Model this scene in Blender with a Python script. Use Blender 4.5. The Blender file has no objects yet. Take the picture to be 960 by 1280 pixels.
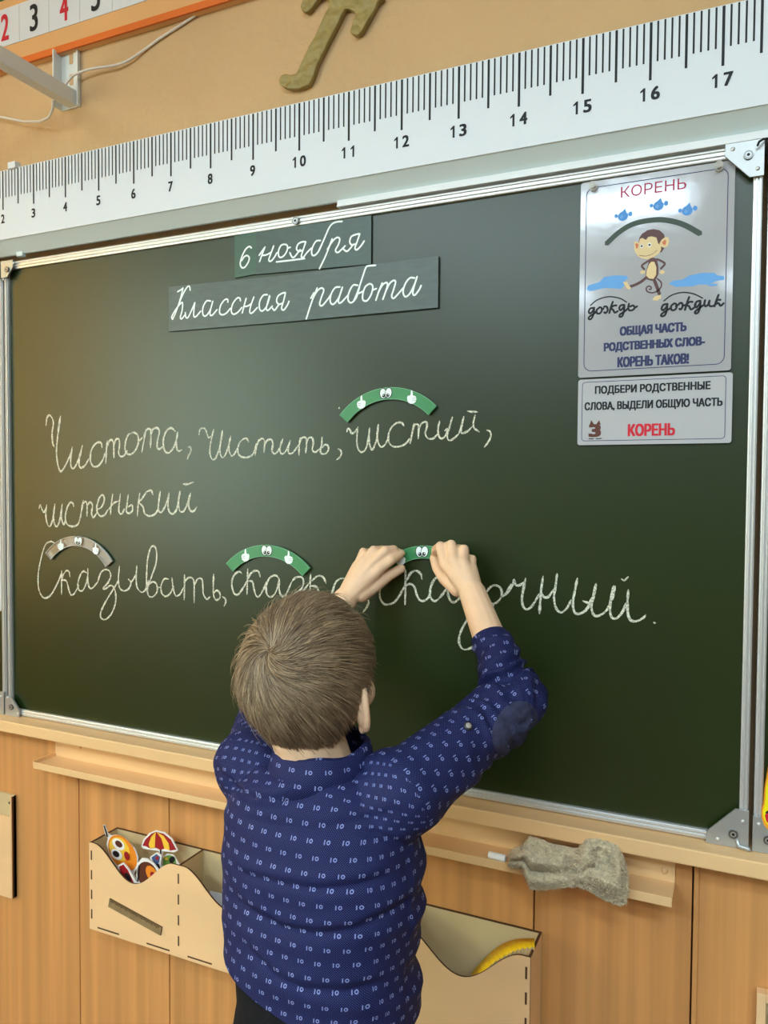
import bpy, bmesh, math, random
import numpy as np
from mathutils import Vector, Matrix, noise
from mathutils.bvhtree import BVHTree
from mathutils.geometry import delaunay_2d_cdt

random.seed(7)
SC = bpy.context.scene
COL = SC.collection

# ------------------------------------------------------------------ camera
F = 970.05                                  # focal length in pixels of a 960 x 1280 frame
AZ, EL, ROLL = -0.42832, -0.034454, 0.006714
CAM = np.array([0.728046, -1.224754, 1.367063])
_fw = np.array([math.sin(AZ)*math.cos(EL), math.cos(AZ)*math.cos(EL), math.sin(EL)])
_r0 = np.array([math.cos(AZ), -math.sin(AZ), 0.0])
_u0 = np.cross(_r0, _fw)
_r = _r0*math.cos(ROLL) + _u0*math.sin(ROLL)
_u = -_r0*math.sin(ROLL) + _u0*math.cos(ROLL)
cd = bpy.data.cameras.new('camera')
cam = bpy.data.objects.new('camera', cd)
COL.objects.link(cam)
cd.sensor_width = 36.0
cd.sensor_fit = 'AUTO'
cd.lens = F/1280*36
cd.clip_start = 0.02
cam.matrix_world = Matrix(((_r[0], _u[0], -_fw[0], CAM[0]), (_r[1], _u[1], -_fw[1], CAM[1]), (_r[2], _u[2], -_fw[2], CAM[2]), (0, 0, 0, 1)))
SC.camera = cam

def at(px, py, Y):
    """the point of the plane y = Y (parallel to the front wall) seen at a photo position"""
    d = _fw + _r*(px-480)/F + _u*(640-py)/F
    return Vector(CAM + d*(Y-CAM[1])/d[1])

# ------------------------------------------------------------------ world, lamps, exposure
W = bpy.data.worlds.new('world'); SC.world = W
W.use_nodes = True
bg = W.node_tree.nodes['Background']
bg.inputs['Color'].default_value = (0.70, 0.96, 0.85, 1)
bg.inputs['Strength'].default_value = 6.5

def area(name, loc, sx, sy, watts, col, rot=(0, 0, 0)):
    l = bpy.data.lights.new(name, 'AREA'); l.shape = 'RECTANGLE'
    l.size = sx; l.size_y = sy; l.energy = watts; l.color = col
    o = bpy.data.objects.new(name, l); o.location = loc; o.rotation_euler = rot
    COL.objects.link(o)
    return o
LAMPS = [(-1.25, -3.05), (-0.15, -3.45), (1.3, -2.5), (-1.0, -5.4), (1.2, -5.4), (2.5, -3.6)]
for _x, _y in LAMPS:
    area('ceiling_lamp', (_x, _y, 2.98), 1.2, 0.4, 38, (0.68, 0.85, 0.97))
SC.view_settings.view_transform = 'Standard'
SC.view_settings.look = 'None'
SC.view_settings.gamma = 1.0
SC.view_settings.exposure = 0.58
SC.view_settings.use_curve_mapping = False

# ------------------------------------------------------------------ materials
def lin(c):
    return tuple(((v/255)/12.92 if v/255 <= 0.04045 else (((v/255)+0.055)/1.055)**2.4) for v in c)
MATS = {}
def mat(name, rgb, rough=0.6, spec=0.4, var=0.0, scale=(8, 8, 8), bump=0.0, bscale=60, metal=0.0, sss=0.0, coat=0.0, detail=4, sheen=0.0):
    if name in MATS: return MATS[name]
    m = bpy.data.materials.new(name); m.use_nodes = True
    nt = m.node_tree; b = nt.nodes['Principled BSDF']
    c = lin(rgb)
    b.inputs['Base Color'].default_value = (*c, 1)
    b.inputs['Roughness'].default_value = rough
    b.inputs['Specular IOR Level'].default_value = spec
    b.inputs['Metallic'].default_value = metal
    b.inputs['Coat Weight'].default_value = coat
    b.inputs['Coat Roughness'].default_value = 0.08
    if sheen: b.inputs['Sheen Weight'].default_value = sheen
    if sss:
        b.inputs['Subsurface Weight'].default_value = sss
        b.inputs['Subsurface Radius'].default_value = (0.008, 0.003, 0.0015)
        b.inputs['Subsurface Scale'].default_value = 1.0
    tc = nt.nodes.new('ShaderNodeTexCoord')
    if var:
        mp = nt.nodes.new('ShaderNodeMapping'); mp.inputs['Scale'].default_value = scale
        nz = nt.nodes.new('ShaderNodeTexNoise'); nz.inputs['Scale'].default_value = 1.0; nz.inputs['Detail'].default_value = detail
        nt.links.new(tc.outputs['Object'], mp.inputs['Vector']); nt.links.new(mp.outputs[0], nz.inputs['Vector'])
        mx = nt.nodes.new('ShaderNodeMix'); mx.data_type = 'RGBA'
        mx.inputs[6].default_value = (*[v*(1-var) for v in c], 1)
        mx.inputs[7].default_value = (*[min(1, v*(1+var)) for v in c], 1)
        rp = nt.nodes.new('ShaderNodeMapRange'); rp.inputs[1].default_value = 0.3; rp.inputs[2].default_value = 0.7
        nt.links.new(nz.outputs[0], rp.inputs[0]); nt.links.new(rp.outputs[0], mx.inputs[0])
        nt.links.new(mx.outputs[2], b.inputs['Base Color'])
    if bump:
        n2 = nt.nodes.new('ShaderNodeTexNoise'); n2.inputs['Scale'].default_value = bscale; n2.inputs['Detail'].default_value = 5
        nt.links.new(tc.outputs['Object'], n2.inputs['Vector'])
        bp = nt.nodes.new('ShaderNodeBump'); bp.inputs['Strength'].default_value = bump; bp.inputs['Distance'].default_value = 0.01
        nt.links.new(n2.outputs[0], bp.inputs['Height']); nt.links.new(bp.outputs[0], b.inputs['Normal'])
    MATS[name] = m
    return m

M_plaster = mat('peach plaster', (204, 168, 124), 0.7, 0.3, 0.06, (3, 3, 3), 0.35, 55)
M_wood = mat('wood panel', (206, 146, 86), 0.45, 0.4, 0.17, (44, 44, 0.8), 0.05, 30)
M_ledge = mat('painted ledge', (234, 192, 138), 0.45, 0.4, 0.05, (4, 12, 12), 0.06, 70)
M_tray = mat('painted tray', (234, 192, 138), 0.4, 0.45, 0.05, (5, 12, 12))
M_board = mat('green enamel', (30, 44, 11), 0.32, 0.52, 0.05, (3, 3, 3))
M_alu = mat('satin aluminium', (214, 214, 212), 0.38, 0.5, metal=0.55)
M_alu2 = mat('grey steel plate', (178, 180, 178), 0.4, 0.5, metal=0.6)
M_screw = mat('screw steel', (120, 120, 118), 0.35, 0.5, metal=0.9)
M_dark = mat('dark hole', (22, 20, 18), 0.6)
M_white = mat('white plastic', (226, 230, 234), 0.4, 0.4)
M_case = mat('white case', (214, 226, 226), 0.5, 0.3)
M_ruler = mat('white print', (220, 226, 234), 0.45, 0.4)
M_ink = mat('black ink', (24, 25, 30), 0.5, 0.3)
M_inkblue = mat('navy ink', (48, 54, 96), 0.5, 0.3)
M_red = mat('red ink', (206, 34, 52), 0.5, 0.3)
M_magenta = mat('crimson ink', (176, 46, 84), 0.5, 0.3)
M_card = mat('chalkboard card', (52, 74, 66), 0.36, 0.5, 0.12, (40, 40, 120))
M_card2 = mat('grey chalkboard card', (72, 86, 82), 0.38, 0.5, 0.12, (40, 40, 160))
M_cardg = mat('green chalkboard card', (44, 84, 64), 0.36, 0.5, 0.08, (40, 40, 120))
M_wink = mat('white ink', (238, 248, 246), 0.5, 0.3)
M_paper = mat('laminated paper', (168, 169, 174), 0.12, 0.5, bump=0.06, bscale=16, coat=0.5)
M_paper2 = mat('laminated small paper', (182, 183, 188), 0.2, 0.5, coat=0.3)
M_film = mat('laminate edge', (196, 204, 206), 0.15, 0.5, coat=0.4)
M_green = mat('arc green', (58, 138, 84), 0.35, 0.5, coat=0.2)
M_rim = mat('arc rim', (112, 176, 132), 0.35, 0.5)
M_blue = mat('water blue', (96, 160, 222), 0.4)
M_blue2 = mat('drop blue', (70, 142, 214), 0.4)
M_monkey = mat('monkey brown', (86, 48, 46), 0.45)
M_tan = mat('monkey tan', (222, 196, 146), 0.45)
M_ear = mat('monkey ear', (206, 112, 72), 0.45)
M_arcdark = mat('dark green ink', (52, 68, 54), 0.45)
M_ply = mat('plywood', (236, 194, 144), 0.5, 0.3, 0.05, (4, 4, 12))
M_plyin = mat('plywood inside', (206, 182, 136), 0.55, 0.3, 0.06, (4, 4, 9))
M_burn = mat('laser burnt edge', (84, 54, 30), 0.6)
M_wruler = mat('brown wooden ruler', (140, 116, 80), 0.5, 0.3, 0.15, (60, 60, 60))
M_wrulerink = mat('ruler burn', (62, 42, 22), 0.6)
M_orange = mat('orange border', (222, 108, 28), 0.5)
M_chart = mat('chart tan', (222, 168, 112), 0.55, 0.3, 0.03)
M_cell = mat('chart cell', (214, 216, 224), 0.5)
M_cellline = mat('cell line', (176, 180, 190), 0.5)
M_lgreen = mat('letter card green', (40, 128, 62), 0.5)
M_gold = mat('crumpled gold foil', (152, 132, 76), 0.45, 0.5, 0.12, (40, 40, 40), 0.25, 90, metal=0.15)
M_cable = mat('white cable', (222, 214, 204), 0.45)
M_brk = mat('white enamel', (222, 224, 222), 0.35, 0.5)
M_skin = mat('skin', (236, 196, 160), 0.5, 0.35, 0.05, (30, 30, 30), 0.03, 220, sss=0.15)
M_lip = mat('lips', (196, 116, 104), 0.45)
M_eyew = mat('eye white', (236, 234, 228), 0.2)
M_iris = mat('iris', (84, 66, 46), 0.2)
M_trouser = mat('black trousers', (22, 22, 26), 0.85, 0.2, 0.2, (60, 60, 60), 0.2, 300)
M_shoe = mat('dark shoe', (34, 34, 38), 0.5)
M_sole = mat('white sole', (214, 212, 206), 0.6)
M_patch = mat('navy suede', (58, 60, 84), 0.9, 0.15, 0.15, (150, 150, 150), 0.2, 500)
M_button = mat('dark button', (56, 52, 56), 0.3)
M_buttonc = mat('pale button face', (168, 158, 148), 0.3)
M_rag = mat('terry cloth', (228, 210, 174), 0.95, 0.1, 0.16, (160, 160, 160), 0.4, 420, sheen=0.2)
M_chalk = mat('chalk stick', (240, 240, 236), 0.9, 0.1)
M_yellow = mat('yellow plastic', (250, 206, 20), 0.5)
M_yel2 = mat('yellow card', (246, 226, 20), 0.45)
M_amber = mat('amber card', (240, 160, 30), 0.45)
M_cred = mat('card red', (160, 28, 34), 0.4)
M_corange = mat('card orange', (236, 136, 36), 0.4)
M_cyel = mat('card yellow', (246, 196, 62), 0.4)
M_cwhite = mat('card white', (236, 232, 226), 0.4)
M_cblack = mat('card black', (34, 28, 30), 0.4)
M_cgreen = mat('card green', (112, 150, 64), 0.4)
M_cbrown = mat('card brown', (92, 46, 32), 0.4)
M_cblue = mat('card blue', (72, 96, 140), 0.4)
M_sheet = mat('white sheet', (226, 228, 232), 0.55)
M_floor = mat('brown linoleum', (104, 78, 56), 0.5, 0.4, 0.08, (2, 2, 2))
M_ceil = mat('ceiling white', (236, 234, 228), 0.8)
M_back = mat('far wall', (118, 112, 84), 0.7, 0.3, 0.04, (2, 2, 2))
M_left = mat('left wall', (214, 160, 104), 0.7, 0.3, 0.04, (2, 2, 2))

def clear_mat(name, tint, alpha):
    """thin clear plastic or glass: mostly see-through with a gloss"""
    m = bpy.data.materials.new(name); m.use_nodes = True
    nt = m.node_tree; out = nt.nodes['Material Output']
    p = nt.nodes['Principled BSDF']
    p.inputs['Base Color'].default_value = (*lin(tint), 1); p.inputs['Roughness'].default_value = 0.08
    t = nt.nodes.new('ShaderNodeBsdfTransparent'); mx = nt.nodes.new('ShaderNodeMixShader')
    mx.inputs[0].default_value = alpha
    nt.links.new(t.outputs[0], mx.inputs[1]); nt.links.new(p.outputs[0], mx.inputs[2]); nt.links.new(mx.outputs[0], out.inputs[0])
    return m
M_clear = clear_mat('clear acrylic', (214, 214, 206), 0.55)
M_pane = clear_mat('window glass', (230, 236, 236), 0.08)
M_glare = clear_mat('painted brown glare', (150, 122, 74), 0.34)  # brown reflected glare on a green arc, put into a see-through tint

def curtain_mat():
    m = bpy.data.materials.new('orange curtain'); m.use_nodes = True
    nt = m.node_tree; out = nt.nodes['Material Output']; p = nt.nodes['Principled BSDF']
    c = (*lin((244, 170, 84)), 1)
    p.inputs['Base Color'].default_value = c; p.inputs['Roughness'].default_value = 0.9
    t = nt.nodes.new('ShaderNodeBsdfTranslucent'); t.inputs[0].default_value = c
    mx = nt.nodes.new('ShaderNodeMixShader'); mx.inputs[0].default_value = 0.75
    nt.links.new(p.outputs[0], mx.inputs[1]); nt.links.new(t.outputs[0], mx.inputs[2]); nt.links.new(mx.outputs[0], out.inputs[0])
    return m
M_curtain = curtain_mat()

def chalk_mat():
    m = bpy.data.materials.new('chalk line'); m.use_nodes = True
    nt = m.node_tree; out = nt.nodes['Material Output']; p = nt.nodes['Principled BSDF']
    p.inputs['Base Color'].default_value = (*lin((226, 226, 206)), 1); p.inputs['Roughness'].default_value = 1
    p.inputs['Specular IOR Level'].default_value = 0
    tc = nt.nodes.new('ShaderNodeTexCoord'); nz = nt.nodes.new('ShaderNodeTexNoise')
    nz.inputs['Scale'].default_value = 420; nz.inputs['Detail'].default_value = 3
    nt.links.new(tc.outputs['Object'], nz.inputs['Vector'])
    mr = nt.nodes.new('ShaderNodeMapRange')
    for i, v in enumerate((0.36, 0.58, 0.38, 1.0)): mr.inputs[i+1].default_value = v
    nt.links.new(nz.outputs[0], mr.inputs[0])
    t = nt.nodes.new('ShaderNodeBsdfTransparent'); mx = nt.nodes.new('ShaderNodeMixShader')
    nt.links.new(mr.outputs[0], mx.inputs[0])
    nt.links.new(t.outputs[0], mx.inputs[1]); nt.links.new(p.outputs[0], mx.inputs[2]); nt.links.new(mx.outputs[0], out.inputs[0])
    return m
M_chalkline = chalk_mat()

def shirt_mat():
    """navy cloth woven with pin dots and a small repeated white print, laid out on the UV map in metres"""
    m = bpy.data.materials.new('navy printed cotton'); m.use_nodes = True
    nt = m.node_tree; N = nt.nodes; L = nt.links; b = N['Principled BSDF']
    b.inputs['Roughness'].default_value = 0.75; b.inputs['Specular IOR Level'].default_value = 0.25
    uv = N.new('ShaderNodeUVMap'); uv.uv_map = 'UVMap'
    sp = N.new('ShaderNodeSeparateXYZ'); L.new(uv.outputs[0], sp.inputs[0])
    def m1(op, a, bb=None, c=None):
        n = N.new('ShaderNodeMath'); n.operation = op
        for i, v in enumerate((a, bb, c)):
            if v is None: continue
            if isinstance(v, (int, float)): n.inputs[i].default_value = v
            else: L.new(v, n.inputs[i])
        return n.outputs[0]
    P, Q = 0.0205, 0.0165
    u = m1('DIVIDE', sp.outputs[0], P); v = m1('DIVIDE', sp.outputs[1], Q)
    row = m1('FLOOR', v)
    u2 = m1('ADD', u, m1('MULTIPLY', m1('MODULO', m1('ABSOLUTE', row), 2.0), 0.5))
    fu = m1('FRACT', u2); fv = m1('FRACT', v)
    # ring of the print
    dx = m1('MULTIPLY', m1('SUBTRACT', fu, 0.60), 1.35); dy = m1('SUBTRACT', fv, 0.5)
    rr = m1('SQRT', m1('ADD', m1('MULTIPLY', dx, dx), m1('MULTIPLY', dy, dy)))
    ring = m1('LESS_THAN', m1('ABSOLUTE', m1('SUBTRACT', rr, 0.105)), 0.036)
    # upright of the print
    bar = m1('MULTIPLY', m1('LESS_THAN', m1('ABSOLUTE', m1('SUBTRACT', fu, 0.38)), 0.030),
             m1('LESS_THAN', m1('ABSOLUTE', m1('SUBTRACT', fv, 0.5)), 0.15))
    pr = m1('MAXIMUM', ring, bar)
    # pin dots
    du = m1('FRACT', m1('DIVIDE', m1('ADD', sp.outputs[0], sp.outputs[1]), 0.0026)); dv = m1('FRACT', m1('DIVIDE', m1('SUBTRACT', sp.outputs[0], sp.outputs[1]), 0.0026))
    ddx = m1('SUBTRACT', du, 0.5); ddy = m1('SUBTRACT', dv, 0.5)
    dot = m1('LESS_THAN', m1('ADD', m1('MULTIPLY', ddx, ddx), m1('MULTIPLY', ddy, ddy)), 0.055)
    base = N.new('ShaderNodeMix'); base.data_type = 'RGBA'
    base.inputs[6].default_value = (*lin((16, 18, 60)), 1); base.inputs[7].default_value = (*lin((64, 73, 134)), 1)
    L.new(dot, base.inputs[0])
    fin = N.new('ShaderNodeMix'); fin.data_type = 'RGBA'
    fin.inputs[7].default_value = (*lin((128, 138, 190)), 1)
    L.new(base.outputs[2], fin.inputs[6]); L.new(pr, fin.inputs[0]); L.new(fin.outputs[2], b.inputs['Base Color'])
    return m
M_shirt = shirt_mat()

def hair_mat():
    m = bpy.data.materials.new('brown hair'); m.use_nodes = True
    nt = m.node_tree; b = nt.nodes['Principled BSDF']
    a = nt.nodes.new('ShaderNodeVertexColor'); a.layer_name = 'Col'
    nt.links.new(a.outputs[0], b.inputs['Base Color'])
    b.inputs['Roughness'].default_value = 0.42; b.inputs['Specular IOR Level'].default_value = 0.45
    return m
M_hair = hair_mat()
M_haircap = mat('hair underlayer', (92, 70, 50), 0.7, 0.2, 0.2, (150, 150, 150))

# ------------------------------------------------------------------ helpers
def tag(o, label=None, cat=None, group=None, kind=None):
    if label: o['label'] = label
    if cat: o['category'] = cat
    if group: o['group'] = group
    if kind: o['kind'] = kind
    return o

def link(name, me, parent=None):
    o = bpy.data.objects.new(name, me); COL.objects.link(o)
    if parent is not None:
        o.parent = parent
        o.matrix_parent_inverse = Matrix.Translation(-parent.location)   # all meshes are laid out in room coordinates
    return o

def empty(name, loc, label=None, cat=None, group=None, kind=None):
    o = bpy.data.objects.new(name, None); COL.objects.link(o)
    o.location = loc; o.empty_display_size = 0.02
    return tag(o, label, cat, group, kind)

class MB:
    """collects shapes (room coordinates) into ONE mesh object"""
    def __init__(s): s.bm = bmesh.new(); s.mats = []
    def mi(s, m):
        if m not in s.mats: s.mats.append(m)
        return s.mats.index(m)
    def face(s, vs, m, smooth=False):
        try: f = s.bm.faces.new(vs)
        except ValueError: return None
        f.material_index = s.mi(m); f.smooth = smooth
        return f
    def poly(s, pts, m):
        vs = [s.bm.verts.new(p) for p in pts]
        return s.face(vs, m)
    def box(s, lo, hi, m, bev=0.0):
        b2 = bmesh.new()
        r = bmesh.ops.create_cube(b2, size=1)
        c = [(lo[i]+hi[i])/2 for i in range(3)]; d = [abs(hi[i]-lo[i]) for i in range(3)]
        for v in b2.verts: v.co = Vector([c[i]+v.co[i]*d[i] for i in range(3)])
        if bev: bmesh.ops.bevel(b2, geom=b2.edges[:], offset=min(bev, min(d)*0.45), segments=2, affect='EDGES', profile=0.6)
        s.merge(b2, m)
    def merge(s, b2, m, smooth=False):
        mp = {}
        for v in b2.verts: mp[v] = s.bm.verts.new(v.co)
        for f in b2.faces: s.face([mp[v] for v in f.verts], m, smooth or f.smooth)
        b2.free()
    def prism(s, pts, m, depth=None, side=None):
        """polygon of 3-D points (all on one plane y = const) pushed back by depth along +y"""
        fr = [s.bm.verts.new(p) for p in pts]
        s.face(fr, m)
        if depth:
            bk = [s.bm.verts.new((p[0], p[1]+depth, p[2])) for p in pts]
            s.face(bk[::-1], side or m)
            n = len(fr)
            for i in range(n): s.face([fr[i], fr[(i+1) % n], bk[(i+1) % n], bk[i]], side or m)
    def tube(s, pts, rad, m, seg=10, smooth=True, cap=True):
        """round tube along 3-D points"""
        pts = [Vector(p) for p in pts]; n = len(pts)
        if isinstance(rad, (int, float)): rad = [rad]*n
        rings = []; ref = None
        for i, p in enumerate(pts):
            t = (pts[min(i+1, n-1)] - pts[max(i-1, 0)]).normalized()
            if ref is None: ref = t.orthogonal().normalized()
            ref = (ref - t*ref.dot(t)).normalized()
            b = t.cross(ref)
            rings.append([s.bm.verts.new(p + (ref*math.cos(a) + b*math.sin(a))*rad[i]) for a in [2*math.pi*k/seg for k in range(seg)]])
        for i in range(n-1):
            for k in range(seg):
                s.face([rings[i][k], rings[i][(k+1) % seg], rings[i+1][(k+1) % seg], rings[i+1][k]], m, smooth)
        if cap:
            s.face(rings[0][::-1], m); s.face(rings[-1], m)
    def ball(s, c, r, m, seg=16, rot=None):
        b2 = bmesh.new(); bmesh.ops.create_uvsphere(b2, u_segments=seg, v_segments=max(6, seg*2//3), radius=1)
        if isinstance(r, (int, float)): r = (r, r, r)
        for v in b2.verts:
            q = Vector((v.co.x*r[0], v.co.y*r[1], v.co.z*r[2]))
            if rot is not None: q = rot @ q
            v.co = q + Vector(c)
        s.merge(b2, m, True)
    def disc(s, c, rx, rz, m, n=24, tilt=0.0):
        """flat ellipse facing the room on the plane y = c.y"""
        ca, sa = math.cos(tilt), math.sin(tilt)
        s.poly([(c[0] + rx*math.cos(a)*ca - rz*math.sin(a)*sa, c[1], c[2] + rx*math.cos(a)*sa + rz*math.sin(a)*ca) for a in [2*math.pi*k/n for k in range(n)]], m)
    def cyl(s, c, r, depth, m, seg=20):
        """round stud on the plane y = c.y standing out by depth towards the room"""
        pts = [(c[0]+r*math.cos(2*math.pi*k/seg), c[1]-depth, c[2]+r*math.sin(2*math.pi*k/seg)) for k in range(seg)]
        s.prism(pts, m, depth)
    def build(s, name, parent=None, **kw):
        bmesh.ops.recalc_face_normals(s.bm, faces=s.bm.faces)
        me = bpy.data.meshes.new(name); s.bm.to_mesh(me); s.bm.free()
        for m in s.mats: me.materials.append(m)
        return tag(link(name, me, parent), **kw)

def crop(ox, oy, sc):
    return lambda p: (ox + p[0]/sc, oy + p[1]/sc)

def smooth_line(pts, step):
    """Catmull-Rom through the points"""
    if len(pts) < 3: 
        a, b = np.array(pts[0], float), np.array(pts[-1], float)
        n = max(2, int(np.linalg.norm(b-a)/step)+1)
        return [tuple(a+(b-a)*t) for t in np.linspace(0, 1, n)]
    P = [np.array(p, float) for p in pts]
    P = [2*P[0]-P[1]] + P + [2*P[-1]-P[-2]]
    out = []
    for i in range(1, len(P)-2):
        n = max(2, int(np.linalg.norm(P[i+1]-P[i])/step)+1)
        for t in np.linspace(0, 1, n, endpoint=False):
            out.append(tuple(0.5*((2*P[i]) + (-P[i-1]+P[i+1])*t + (2*P[i-1]-5*P[i]+4*P[i+1]-P[i+2])*t*t + (-P[i-1]+3*P[i]-3*P[i+1]+P[i+2])*t**3)))
    out.append(tuple(P[-2]))
    return out

def stroke(mb, pts, Y, width, m, step=1.6, taper=False, jitter=0.0):
    """a written line as a ribbon lying on the plane y = Y; pts are photo positions"""
    line = [at(x, y, Y) for x, y in smooth_line(pts, step)]
    n = len(line); L = []; R = []
    for i, p in enumerate(line):
        t = line[min(i+1, n-1)] - line[max(i-1, 0)]
        q = Vector((-t.z, 0, t.x))
        if q.length < 1e-9: q = Vector((0, 0, 1))
        q.normalize()
        w = width/2*(1 + jitter*noise.noise(Vector((p.x*90, p.z*90, 3))))
        if taper: w *= 0.55+0.45*min(1, min(i, n-1-i)/3)
        L.append(mb.bm.verts.new(p+q*w)); R.append(mb.bm.verts.new(p-q*w))
    for i in range(n-1): mb.face([L[i], L[i+1], R[i+1], R[i]], m)
    # round ends
    for i, j in ((0, 1), (n-1, n-2)):
        d = (line[i]-line[j])
        if d.length > 1e-9:
            tip = mb.bm.verts.new(line[i] + d.normalized()*width*0.4)
            mb.face([L[i], R[i], tip], m)

_GLYPHS = {}
def letters(body, gap=1.0):
    """corner points and triangles of printed words, filled by winding number"""
    if (body, gap) in _GLYPHS: return _GLYPHS[(body, gap)]
    cu = bpy.data.curves.new('words', 'FONT'); cu.body = body; cu.resolution_u = 4; cu.space_word = gap; cu.fill_mode = 'NONE'
    o = bpy.data.objects.new('words', cu); COL.objects.link(o)
    dg = bpy.context.evaluated_depsgraph_get(); dg.update()
    me = bpy.data.meshes.new_from_object(o.evaluated_get(dg))
    bpy.data.objects.remove(o); bpy.data.curves.remove(cu)
    pts = np.array([v.co[:2] for v in me.vertices]); ed = np.array([e.vertices[:] for e in me.edges])
    bpy.data.meshes.remove(me)
    # walk every closed outline in one direction
    nxt = {}
    for i, j in ed: nxt.setdefault(int(i), []).append(int(j)); nxt.setdefault(int(j), []).append(int(i))
    seen = set(); segs = []
    for st in range(len(pts)):
        if st in seen or st not in nxt: continue
        loop = [st]; seen.add(st)
        fw = [int(j) for i, j in ed if i == st] or nxt[st]
        cur = fw[0]
        while cur not in seen:
            loop.append(cur); seen.add(cur)
            c2 = [q for q in nxt[cur] if q not in seen]
            if not c2: break
            cur = c2[0]
        segs += [(loop[k], loop[(k+1) % len(loop)]) for k in range(len(loop))]
    vs, _, fs, *_r = delaunay_2d_cdt([Vector(p) for p in pts], segs, [], 0, 1e-6)
    A_ = pts[[i for i, _ in segs]]; B_ = pts[[j for _, j in segs]]
    tris = []
    for f in fs:
        q = sum((Vector(vs[i]) for i in f), Vector((0, 0)))/len(f)
        up = (A_[:, 1] <= q.y) & (B_[:, 1] > q.y); dn = (A_[:, 1] > q.y) & (B_[:, 1] <= q.y)
        cr = (B_[:, 0]-A_[:, 0])*(q.y-A_[:, 1]) - (q.x-A_[:, 0])*(B_[:, 1]-A_[:, 1])
        if np.sum(up & (cr > 0)) - np.sum(dn & (cr < 0)) != 0: tris.append(tuple(f))
    _GLYPHS[(body, gap)] = (np.array([tuple(v) for v in vs]), tris)
    return _GLYPHS[(body, gap)]

def text_box(mb, body, xa, za, xb, zb, Y, m, bold=0.0, gap=1.0):
    """printed words filling the box xa..xb, za..zb on the plane y = Y; bold thickens the strokes (metres)"""
    co, tris = letters(body, gap)
    lo, hi = co.min(0), co.max(0)
    sh = [(0, 0)] if not bold else [(dx*bold, dz*bold*0.55) for dx in (-1, -0.33, 0.33, 1) for dz in (-1, 1)]
    xa += bold; xb -= bold; za += bold*0.55; zb -= bold*0.55
    for k, (dx, dz) in enumerate(sh):
        vs = [mb.bm.verts.new((dx+xa+(c[0]-lo[0])/(hi[0]-lo[0])*(xb-xa), Y-0.00004*k, dz+za+(c[1]-lo[1])/(hi[1]-lo[1])*(zb-za))) for c in co]
        for f in tris: mb.face([vs[i] for i in f], m)

def text_into(mb, body, p0, p1, Y, m, bold=0.0):
    """printed words between the photo positions of their lower-left and upper-right corners"""
    a, b = at(*p0, Y), at(*p1, Y)
    text_box(mb, body, a.x, a.z, b.x, b.z, Y, m, bold)

def fuse(mb, name, parent, voxel, smooth, material, keep=None):
    """merge all the overlapping shapes into one continuous skin"""
    bmesh.ops.recalc_face_normals(mb.bm, faces=mb.bm.faces)
    me = bpy.data.meshes.new(name); mb.bm.to_mesh(me); mb.bm.free()
    o = bpy.data.objects.new(name, me); COL.objects.link(o)
    r = o.modifiers.new('r', 'REMESH'); r.mode = 'VOXEL'; r.voxel_size = voxel; r.use_smooth_shade = True
    s = o.modifiers.new('s', 'SMOOTH'); s.factor = 0.5; s.iterations = smooth
    dg = bpy.context.evaluated_depsgraph_get(); dg.update()
    me2 = bpy.data.meshes.new_from_object(o.evaluated_get(dg)); bpy.data.objects.remove(o); bpy.data.meshes.remove(me)
    me2.name = name; me2.materials.clear(); me2.materials.append(material)
    for f in me2.polygons: f.use_smooth = True
    return link(name, me2, parent)

def rounded(x0, z0, x1, z1, r, Y, n=6):
    pts = []
    for cx, cz, a0 in ((x1-r, z1-r, 0), (x0+r, z1-r, 90), (x0+r, z0+r, 180), (x1-r, z0+r, 270)):
        for k in range(n+1):
            a = math.radians(a0 + 90*k/n)
            pts.append((cx+r*math.cos(a), Y, cz+r*math.sin(a)))
    return pts

def outline(mb, pts, w, m):
    """closed thin line just inside a convex polygon on a y plane"""
    c = sum((Vector(p) for p in pts), Vector())/len(pts)
    n = len(pts); O = [mb.bm.verts.new(p) for p in pts]; I = []
    for i in range(n):
        t = Vector(pts[(i+1) % n]) - Vector(pts[i-1]); q = Vector((-t.z, 0, t.x)).normalized()
        if q.dot(c-Vector(pts[i])) < 0: q = -q
        I.append(mb.bm.verts.new(Vector(pts[i])+q*w))
    for i in range(n): mb.face([O[i], O[(i+1) % n], I[(i+1) % n], I[i]], m)

# ------------------------------------------------------------------ the room
XL, XR, YB, ZC = -2.6, 3.4, -7.0, 3.05
WY = 0.05                                     # face of the upper plaster wall
def slab(name, lo, hi, m):
    b = MB(); b.box(lo, hi, m); return b.build(name, kind='structure')
slab('floor', (XL-0.2, YB-0.2, -0.1), (XR+0.2, 0.25, 0), M_floor)
slab('ceiling', (XL-0.2, YB-0.2, ZC), (XR+0.2, 0.25, ZC+0.1), M_ceil)
slab('wall_front', (XL-0.2, WY, 0), (XR+0.2, 0.2, ZC), M_plaster)
slab('wall_back', (XL-0.2, YB-0.15, 0), (XR+0.2, YB, ZC), M_back)
slab('wall_right', (XR, YB, 0), (XR+0.15, WY, ZC), M_back)
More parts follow.
